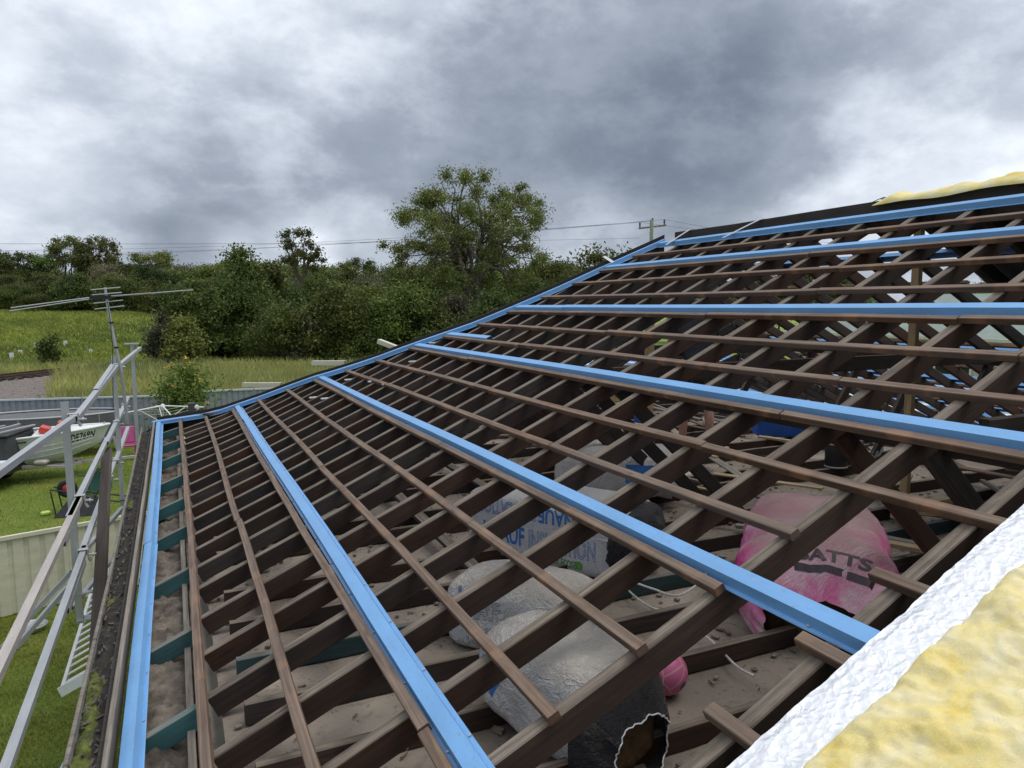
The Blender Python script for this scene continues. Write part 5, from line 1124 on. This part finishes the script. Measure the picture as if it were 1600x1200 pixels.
for y in (504, 543): mb = MB(); mb.lathe([(.021, -.012), (.03, -.012), (.03, .012), (.021, .012)], at(174 if y < 520 else 182, y, 9.5), 10); mb.build('mast_clip', M['black'], an)
# floodlight on the corner
q = at(300, 636, 10.4); fl_ = empty('floodlight', q, 'small grey box floodlight with white knob on the hip near the far corner', 'floodlight'); mb = MB(); mb.box(q, (.10, .10, .13), None, .01); mb.build('lamp_housing', M['darkgrey'], fl_)
mb = MB(); mb.tube([q+CR*.05, q+CR*.085], .035, 12); mb.build('knob', M['white'], fl_); mb = MB(); mb.box(q-np.array([0, 0, .10]), (.03, .03, .1)); mb.build('bracket', M['black'], fl_)
# lengths of cream downpipe resting on the hip end
for (a, b, D, lab) in (((592, 533), (628, 547), 8.9, 'short cream downpipe poking past the hip, uppermost of three'), ((489, 567), (540, 567), 9.0, 'cream downpipe showing over the hip board, middle of three'), ((380, 601), (440, 601), 10.0, 'cream downpipe above the fence line at the hip, lowest of three')):
    mb = MB(); hollow(mb, at(*a, D), at(*b, D-.15), .065, .055); tag(mb.build('downpipe', M['creamsteel']), lab, 'downpipe')

# ------------------------------------------------------------------ the yard
BD = unit(np.array(at(172, 655, 19.6)-at(0, 688, 18.6))*np.array([1, 1, 0])); bow = at(171, 654, 19.6); bow[2] = G+1.33
boat = empty('boat', (bow[0]-BD[0]*2, bow[1]-BD[1]*2, G+.5), 'white aluminium dinghy with black registration letters on a trailer by the fence', 'boat')
BN = np.array([-BD[1], BD[0], 0]); BL = 4.3
def hullpt(t, s, v):                        # t 0 bow..1 stern, s -1..1 across, v 0 keel..1 gunwale
    wd = 0.86*(1-(1-min(1, t*1.55))**2.0)**0.75 if t < 0.645 else 0.86-0.04*(t-.645); keel = 0.50*max(0, 1-t*2.1)**1.7; g = 0.80+0.16*max(0, 1-t*1.5)**1.4
    z = keel+(g-keel)*v; y = s*wd*(0.18+0.82*(v**0.5))*(1-0.0*v); x = BL*t+0.22*(1-v)*max(0, 1-t*4)
    return bow-BD*x+BN*y+np.array([0, 0, z-0.96])
nt_, nv_ = 26, 9
for s in (-1, 1):
    V = [hullpt(t, s, v) for t in np.linspace(0, 1, nt_) for v in np.linspace(0, 1, nv_)]; Fc = [(i*nv_+j, i*nv_+j+1, (i+1)*nv_+j+1, (i+1)*nv_+j) for i in range(nt_-1) for j in range(nv_-1)]
    mb = MB(); mb.add(V, Fc); mb.build('hull_side', M['boatwhite'], boat, True)
    mb = MB(); mb.tube([hullpt(t, s, 1.0)+np.array([0, 0, .01]) for t in np.linspace(0, 1, 30)], .03, 8); mb.build('gunwale', M['white'], boat)
    for vv in (0.30, 0.48, 0.64): mb = MB(); mb.tube([hullpt(t, s*1.004, vv) for t in np.linspace(0.08, 1, 24)], .012, 6); mb.build('strake', M['boatwhite'], boat)
    mb = MB(); mb.tube([hullpt(t, s*1.006, .88) for t in np.linspace(0.42, 1, 14)], .022, 6); mb.build('rub_strip', M['darkgrey'], boat)
V = [hullpt(1, s, v) for v in np.linspace(0, 1, 6) for s in (-1, 1)]; mb = MB(); mb.add(V, [(2*i, 2*i+1, 2*i+3, 2*i+2) for i in range(5)]); mb.build('transom', M['boatwhite'], boat)
V = [hullpt(t, s, 0.99)+np.array([0, 0, .035*(1-s*s)]) for t in np.linspace(0, .40, 10) for s in np.linspace(-1, 1, 7)]; mb = MB(); mb.add(V, [(i*7+j, i*7+j+1, (i+1)*7+j+1, (i+1)*7+j) for i in range(9) for j in range(6)]); mb.build('foredeck', M['white'], boat, True)
V = [hullpt(t, s*.98, .38) for t in np.linspace(.3, 1, 8) for s in np.linspace(-1, 1, 3)]; mb = MB(); mb.add(V, [(i*3+j, i*3+j+1, (i+1)*3+j+1, (i+1)*3+j) for i in range(7) for j in range(2)]); mb.build('floor', M['darkgrey'], boat)
for t in (.52, .75):
    mb = MB(); c = hullpt(t, 0, .8); mb.sweep(np.array([c-BN*.72, c+BN*.72]), BD, (0, 0, 1), rect(.32, .22)); mb.build('thwart', M['white'], boat)
mb = MB(); c = hullpt(.66, -.35, .98); mb.box(c, (.62, .5, .30), np.stack([BD, BN, [0, 0, 1]], 1), .02); mb.build('seat_mat', M['carpet'], boat)
for t, h in ((.34, .10), (.25, .17)):
    mb = MB(); c = hullpt(t, -.35, 1.0)+np.array([0, 0, h]); mb.box(c, (.22, .4, .16), np.stack([BD, BN, [0, 0, 1]], 1) @ np.array(Matrix.Rotation(.35, 3, 'Y')), .008); mb.build('life_jacket', M['red'], boat)
mb = MB(); c = hullpt(.03, 0, 1.0); mb.tube([c-BN*.08, c-BN*.08+np.array([0, 0, .07]), c+BN*.08+np.array([0, 0, .07]), c+BN*.08], .012, 8); mb.build('bow_rail', M['alu'], boat)
V, Fc = text_mesh('ADE769N', 0.26, 1.08, bold=0.006); wdt = V[:, 0].max(); P = []
sgn = -1 if (hullpt(.3, -1, .8)-CAM) @ (hullpt(.3, -1, .8)-CAM) < (hullpt(.3, 1, .8)-CAM) @ (hullpt(.3, 1, .8)-CAM) else 1
for x, y, z in V:
    t = 0.225-0.155*(x/wdt); P.append(hullpt(t, sgn*1.012, 0.58+0.31*y/.19))
mb = MB(); mb.add(P, Fc); mb.build('registration', M['black'], boat)
# boat trailer
bt = empty('boat_trailer', (bow[0]-BD[0]*1.5, bow[1]-BD[1]*1.5, G), 'rusty boat trailer under the white dinghy', 'trailer')
zt = G+.36
for s in (-1, 1):
    mb = MB(); a = bow-BD*4.2+BN*s*.55; b = bow-BD*.7+BN*s*.16; bar(mb, (a[0], a[1], zt), (b[0], b[1], zt), .06, .08); mb.build('side_rail', M['rust'], bt)
    c = bow-BD*2.9+BN*s*.95; MB().lathe([(0, -.07), (.17, -.07), (.19, -.09), (.27, -.08), (.28, 0), (.27, .08), (.19, .09), (.17, .07), (0, .07)], (c[0], c[1], G+.28), 20, np.stack([BD, [0, 0, 1], BN], 1)).build('wheel', M['black'], bt, True)
    mb = MB(); mb.tube([np.array([c[0], c[1], G+.28])+BD*.38*math.cos(q)+np.array([0, 0, .38*math.sin(q)]) for q in np.linspace(.2, 2.9, 10)], .03, 6); mb.build('mudguard', M['galv'], bt)
for t in (.9, 2.0, 3.2, 4.1): mb = MB(); a = bow-BD*t; bar(mb, a*np.array([1, 1, 0])-BN*.5*min(1, t/3+.15)+np.array([0, 0, zt+.05]), a*np.array([1, 1, 0])+BN*.5*min(1, t/3+.15)+np.array([0, 0, zt+.05]), .06, .06); mb.build('cross_member', M['rust'], bt)
a = bow-BD*.8; b = bow+BD*1.35; mb = MB(); bar(mb, (a[0], a[1], zt), (b[0], b[1], zt+.03), .07, .08); mb.build('drawbar', M['rust'], bt)
c = bow+BD*.18; mb = MB(); bar(mb, (c[0], c[1], zt), (c[0]-BD[0]*.1, c[1]-BD[1]*.1, G+.98), .06, .06, up=BN); bar(mb, (c[0]-BD[0]*.1, c[1]-BD[1]*.1, G+.95), (c[0]-BD[0]*.35, c[1]-BD[1]*.35, G+.95), .05, .05); mb.build('winch_post', M['galv'], bt)
c = bow+BD*1.1; mb = MB(); mb.tube([(c[0], c[1], zt+.3), (c[0], c[1], G+.12)], .03, 8); mb.build('jockey_stand', M['galv'], bt); MB().lathe([(0, -.03), (.08, -.03), (.09, 0), (.08, .03), (0, .03)], (c[0], c[1], G+.09), 14, np.stack([BD, [0, 0, 1], BN], 1)).build('jockey_wheel', M['black'], bt)
# box trailer at the left edge
q = gpos(-26, 17.3); tb = empty('box_trailer', q, 'dark grey canvas box trailer with a white tube on its side at the left edge', 'trailer'); TM = np.array(Matrix.Rotation(-.25, 3, 'Z')); o3 = lambda *v: q+TM @ np.array(v, float)
mb = MB(); mb.box(o3(-.55, .6, .95), (1.75, 1.5, .80), TM, .04); mb.build('canvas_box', M['darkgrey'], tb)
mb = MB(); mb.box(o3(-.55, .6, 1.37), (1.82, 1.58, .06), TM, .02); mb.build('lid', M['black'], tb)
mb = MB()
for i in range(5): bar(mb, o3(-1.3+.35*i, -.1, 1.44), o3(-1.0+.35*i, 1.2, 1.44+.03*(i % 2)), .06, .03)
mb.build('roof_bar', M['alu'], tb)
mb = MB(); mb.tube([o3(-1.5, -.27, .66), o3(.36, -.27, .72)], .085, 14); mb.build('pipe_carrier', M['white'], tb)
mb = MB(); mb.box(o3(-.55, .6, .47), (1.7, 1.4, .12), TM); mb.build('chassis', M['black'], tb)
for y in (-.12, 1.32): MB().lathe([(0, -.08), (.18, -.08), (.29, -.08), (.31, 0), (.29, .08), (0, .08)], o3(-.5, y, .31), 20, TM @ np.array([[1, 0, 0], [0, 0, 1], [0, 1, 0]])).build('wheel', M['black'], tb, True)
mb = MB(); bar(mb, o3(.3, .6, .45), o3(1.5, .6, .42), .07, .07); mb.build('drawbar', M['rust'], tb); mb = MB(); mb.box(o3(.75, .6, .56), (.3, .25, .1), TM, .03); mb.build('tool_tray', M['rust'], tb)
# trampoline behind the boat
q = gpos(52, 21.5); tp = empty('trampoline', q, 'grey round trampoline behind the boat against the fence', 'trampoline')
n = 48; ring = np.array([(q[0]+2.1*math.cos(a), q[1]+0.95*math.sin(a), G+1.27) for a in np.linspace(0, 2*math.pi, n)])
mb = MB(); mb.tube(ring, .03, 8, False); mb.build('rim', M['galv'], tp); mb = MB(); mb.add([(q[0]+1.93*math.cos(a), q[1]+.8*math.sin(a), G+1.25) for a in np.linspace(0, 2*math.pi, n, endpoint=False)], [tuple(range(n))]); mb.build('mat', M['midgrey'], tp)
V = []; 
for a in np.linspace(0, 2*math.pi, n, endpoint=False): V += [(q[0]+2.12*math.cos(a), q[1]+.97*math.sin(a), G+1.29), (q[0]+2.14*math.cos(a), q[1]+.99*math.sin(a), G+.35)]
mb = MB(); mb.add(V, [(2*i, 2*((i+1) % n), 2*((i+1) % n)+1, 2*i+1) for i in range(n)]); mb.build('skirt', M['midgrey'], tp)
for a in np.arange(.3, 6.2, 1.05): mb = MB(); mb.tube([(q[0]+2.1*math.cos(a), q[1]+.95*math.sin(a), G+1.27), (q[0]+2.1*math.cos(a), q[1]+.95*math.sin(a), G)], .025, 8); mb.build('leg', M['galv'], tp)
# upturned wheelbarrow
q = gpos(103, 15.4); wb = empty('wheelbarrow', q, 'upturned black wheelbarrow with a red wheel hub on the lawn', 'wheelbarrow'); TM = np.array(Matrix.Rotation(-.15, 3, 'Z')); o3 = lambda *v: q+TM @ np.array(v, float)
V = [o3(x, y, 0.01) for x, y in ((-.42, -.36), (.50, -.36), (.50, .36), (-.42, .36))]+[o3(x, y, .33) for x, y in ((-.18, -.20), (.26, -.20), (.26, .20), (-.18, .20))]
mb = MB(); mb.add(V, [(4, 5, 6, 7), (0, 1, 5, 4), (1, 2, 6, 5), (2, 3, 7, 6), (3, 0, 4, 7)]); mb.build('tray', M['black'], wb)
Rw = TM @ np.array([[1, 0, 0], [0, 0, 1], [0, 1, 0]]); wc = o3(-.22, 0, .56)
MB().lathe([(.10, -.04), (.15, -.055), (.19, -.04), (.205, 0), (.19, .04), (.15, .055), (.10, .04)], wc, 24, Rw).build('tyre', M['black'], wb, True); MB().lathe([(0, -.045), (.05, -.05), (.12, -.02), (.12, .02), (.05, .05), (0, .045)], wc, 20, Rw).build('wheel_hub', M['red'], wb, True)
for s in (-1, 1):
    mb = MB(); mb.tube([o3(-.52, s*.13, .58), o3(-.2, s*.16, .52), o3(.3, s*.22, .36), o3(.95, s*.27, .22)], .018, 8); mb.build('handle', M['black'], wb); mb = MB(); mb.tube([o3(-.48, s*.22, .56), o3(-.40, s*.24, .02)], .014, 8); mb.tube([o3(.35, s*.22, .36), o3(.50, s*.2, .62), o3(.56, s*.1, .62)], .014, 8); mb.build('leg', M['black'], wb)
# green garden chair on its side, pink basket, scrap
q = gpos(133, 17.0); gc = empty('garden_chair', q, 'green plastic garden chair fallen on its side on the lawn', 'chair'); TM = np.array(Matrix.Rotation(.5, 3, 'Z') @ Matrix.Rotation(1.35, 3, 'X')); o3 = lambda *v: q+np.array([0, 0, .28])+TM @ np.array(v, float)
mb = MB(); mb.box(o3(0, 0, 0), (.46, .44, .025), TM, .008); mb.build('seat', M['greenplastic'], gc)
for i in range(5): mb = MB(); bar(mb, o3(-.18+.09*i, .22, .02), o3(-.18+.09*i, .34, .46), .05, .015); mb.build('back_slat', M['greenplastic'], gc)
for x in (-.2, .2):
    for y in (-.19, .2): mb = MB(); bar(mb, o3(x, y, -.01), o3(x*1.15, y*1.2, -.42), .035, .035, up=(1, .2, .1)); mb.build('leg', M['greenplastic'], gc)
    mb = MB(); bar(mb, o3(x*1.1, -.2, .2), o3(x*1.1, .28, .22), .045, .02); mb.build('armrest', M['greenplastic'], gc)
q = gpos(186, 21.0); pk = empty('toy_chair', q, 'bright pink plastic toy chair on the lawn behind the guard rail', 'toy chair'); o3 = lambda *v: q+np.array(v, float)
mb = MB(); mb.box(o3(0, 0, .42), (.5, .42, .05), None, .02); mb.build('seat', M['pinkplastic'], pk); mb = MB(); mb.box(o3(-.05, .2, .70), (.5, .06, .5), np.array(Matrix.Rotation(-.25, 3, 'X')), .025); mb.build('backrest', M['pinkplastic'], pk)
for x in (-.24, .24): mb = MB(); mb.box(o3(x, 0, .56), (.06, .42, .06), None, .02); mb.build('armrest', M['pinkplastic'], pk); mb = MB(); mb.box(o3(x*.9, -.16, .2), (.07, .07, .4), None, .015); mb.build('leg', M['pinkplastic'], pk); mb = MB(); mb.box(o3(x*.9, .16, .2), (.07, .07, .4), None, .015); mb.build('leg', M['pinkplastic'], pk)
q = gpos(47, 15.2); tag(MB().box(q+np.array([0, 0, .05]), (.18, .12, .08), np.array(Matrix.Rotation(.5, 3, 'Z')), .02).build('plastic_tub', M['lime_plastic'] if 'lime_plastic' in M else plain('lime plastic', (.45, .62, .12), .4)), 'small lime plastic tub on the grass left of the wheelbarrow', 'tub')
q = gpos(47, 8.6); ty = MB(); ty.lathe([(0, 0.02), (.16, .02), (.19, .07), (.2, .08), (.17, .035), (0, .03)], onz(50, 985, G), 18); tag(ty.build('metal_dish', M['alu']), 'dull metal dish lying on the lawn below the rails at the cream fence', 'dish')
# rotary clothes line
hub = at(254, 634, 18.5); rc = empty('clothes_line', (hub[0], hub[1], G), 'white rotary clothes line frame behind the far roof corner', 'clothes line')
mb = MB(); mb.tube([(hub[0], hub[1], G), hub+np.array([0, 0, .02])], .025, 10); mb.build('pole', M['galv'], rc)
tips = []
for a in (0.2, 1.75, 3.35, 4.9):
    e_ = hub+np.array([1.0*math.cos(a), 1.0*math.sin(a), -.12]); tips.append(e_); mb = MB(); mb.tube([hub, e_], .016, 8); mb.build('arm', M['white'], rc); mb = MB(); mb.tube([hub-np.array([0, 0, .45]), hub*.45+e_*.55], .011, 8); mb.build('strut', M['white'], rc)
for f in (.45, .7, .97):
    mb = MB(); L4 = [hub+(e_-hub)*f for e_ in tips]; mb.tube(L4+[L4[0]], .004, 5, False); mb.build('line', M['whitecable'], rc)
MB().lathe([(0, -.12), (.05, -.12), (.055, .02), (0, .06)], hub, 12).build('hub', M['white'], rc, True)
# guards and culvert on the grass slope
for px, py, D, h in ((12, 566, 56, .5), (52, 553, 60, .5), (98, 546, 62, .45), (2, 586, 50, .4), (26, 556, 58, .3), (137, 556, 60, .35)):
    p = gpos(px, D); z = float(terr(p[0], p[1])); mb = MB(); w2 = .13; mb.add([(p[0]+w2*a, p[1]+w2*b, z+k*h) for k in (0, 1) for a, b in ((-1, -1), (1, -1), (1, 1), (-1, 1))], [(0, 1, 5, 4), (1, 2, 6, 5), (2, 3, 7, 6), (3, 0, 4, 7)]); tag(mb.build('sapling_guard', M['white']), 'white plastic sapling guard standing in the grass of the slope', 'sapling guard', 'sapling guards on the grass slope')
p = gpos(115, 50); cu = MB(); cu.add([(p[0]+x, p[1]+y, p[2]+z) for x, y, z in ((-.5, -.3, 0), (.5, -.3, 0), (.38, -.2, .42), (-.36, -.2, .42), (-.5, .5, 0), (.5, .5, 0), (.38, .4, .42), (-.36, .4, .42))], [(0, 1, 2, 3), (5, 4, 7, 6), (1, 5, 6, 2), (4, 0, 3, 7), (3, 2, 6, 7)]); tag(cu.build('culvert_block', plain('concrete', (.36, .38, .34), .85, .2, 2)), 'pale concrete culvert block in the grass just above the railway', 'culvert')
ms = tree_meshes('bush', M['dark'], M['darkbark'], 2.6, .55, 12, 200, .12, .03, (.16, .24), 71, 'round'); place_tree(ms, 'sapling', gpos(74, 53), 'small lone sapling on the grass slope', 'sapling')

# ------------------------------------------------------------------ behind the house
pr = empty('patio_roof', (16, 2, G), 'low patio roof of white sheets and blue battens behind the house', 'patio roof')
for i in range(22):
    x0 = 10.75+.5*i; mb = MB(); mb.sweep(np.array([(x0+.25, -9, -.20-.012*i), (x0+.25, 13, -.20-.012*i)]), (1, 0, -.04), (.04, 0, 1), rect(.46, .03)); mb.build('roof_sheet', M['white'] if i % 4 != 2 else M['fencecap'], pr)
for i in range(11): x0 = 10.9+1.0*i; mb = MB(); mb.sweep(np.array([(x0, -9, -.178-.024*i), (x0, 13, -.178-.024*i)]), (1, 0, -.04), (.04, 0, 1), [(a*1.6, b*1.6) for a, b in hat]); mb.build('steel_batten', M['blue'], pr)
for x in (10.8, 21.5):
    for y in (-8.8, -1.5, 5.8, 12.8): mb = MB(); mb.box((x, y, (G-.55)/2), (.09, .09, -G-.55)); mb.build('post', M['white'], pr)
for (px, py, s, lab) in ((1370, 622, (.9, .5, .16), 'red toolbox lying on the patio roof, seen between the far rafters'), (1300, 608, (.5, .3, .14), 'small red crate on the patio roof, left of the toolbox')):
    q = onz(px, py, -.2); tag(MB().box(q+np.array([0, 0, s[2]/2+.05]), s, np.array(Matrix.Rotation(.6, 3, 'Z')), .02).build('red_box', M['red']), lab, 'toolbox')
nh = empty('neighbour_house', (34, 9, G), 'neighbouring house with grey green metal roof beyond the far slope', 'house'); 
mb = MB(); mb.box((36, 8, G+1.5), (10, 22, 3.0)); mb.build('wall', M['wall'], nh)
V = [(30.4, -3.6, G+3), (41.6, -3.6, G+3), (41.6, 19.6, G+3), (30.4, 19.6, G+3), (36, 1.5, G+5.0), (36, 14.5, G+5.0)]; mb = MB(); mb.add(V, [(0, 1, 4), (1, 2, 5, 4), (2, 3, 5), (3, 0, 4, 5), (3, 2, 1, 0)]); mb.build('roof', M['neighbourroof'], nh)
mb = MB(); bar(mb, (30.3, -3.6, G+3.02), (30.3, 19.6, G+3.02), .13, .14); mb.build('gutter', M['creamsteel'], nh)
for y in (-1.5, 4, 10, 15.5):
    mb = MB(); mb.box((30.96, y, G+1.6), (.06, 1.7, 1.2)); wf = mb.build('window', M['white'], nh); mb = MB(); mb.box((30.92, y, G+1.6), (.03, 1.5, 1.0)); g_ = link('pane', mb.mesh('pane', plain('window glass', (.02, .025, .03), .08, .1)), wf); g_.matrix_parent_inverse = Matrix.Identity(4)
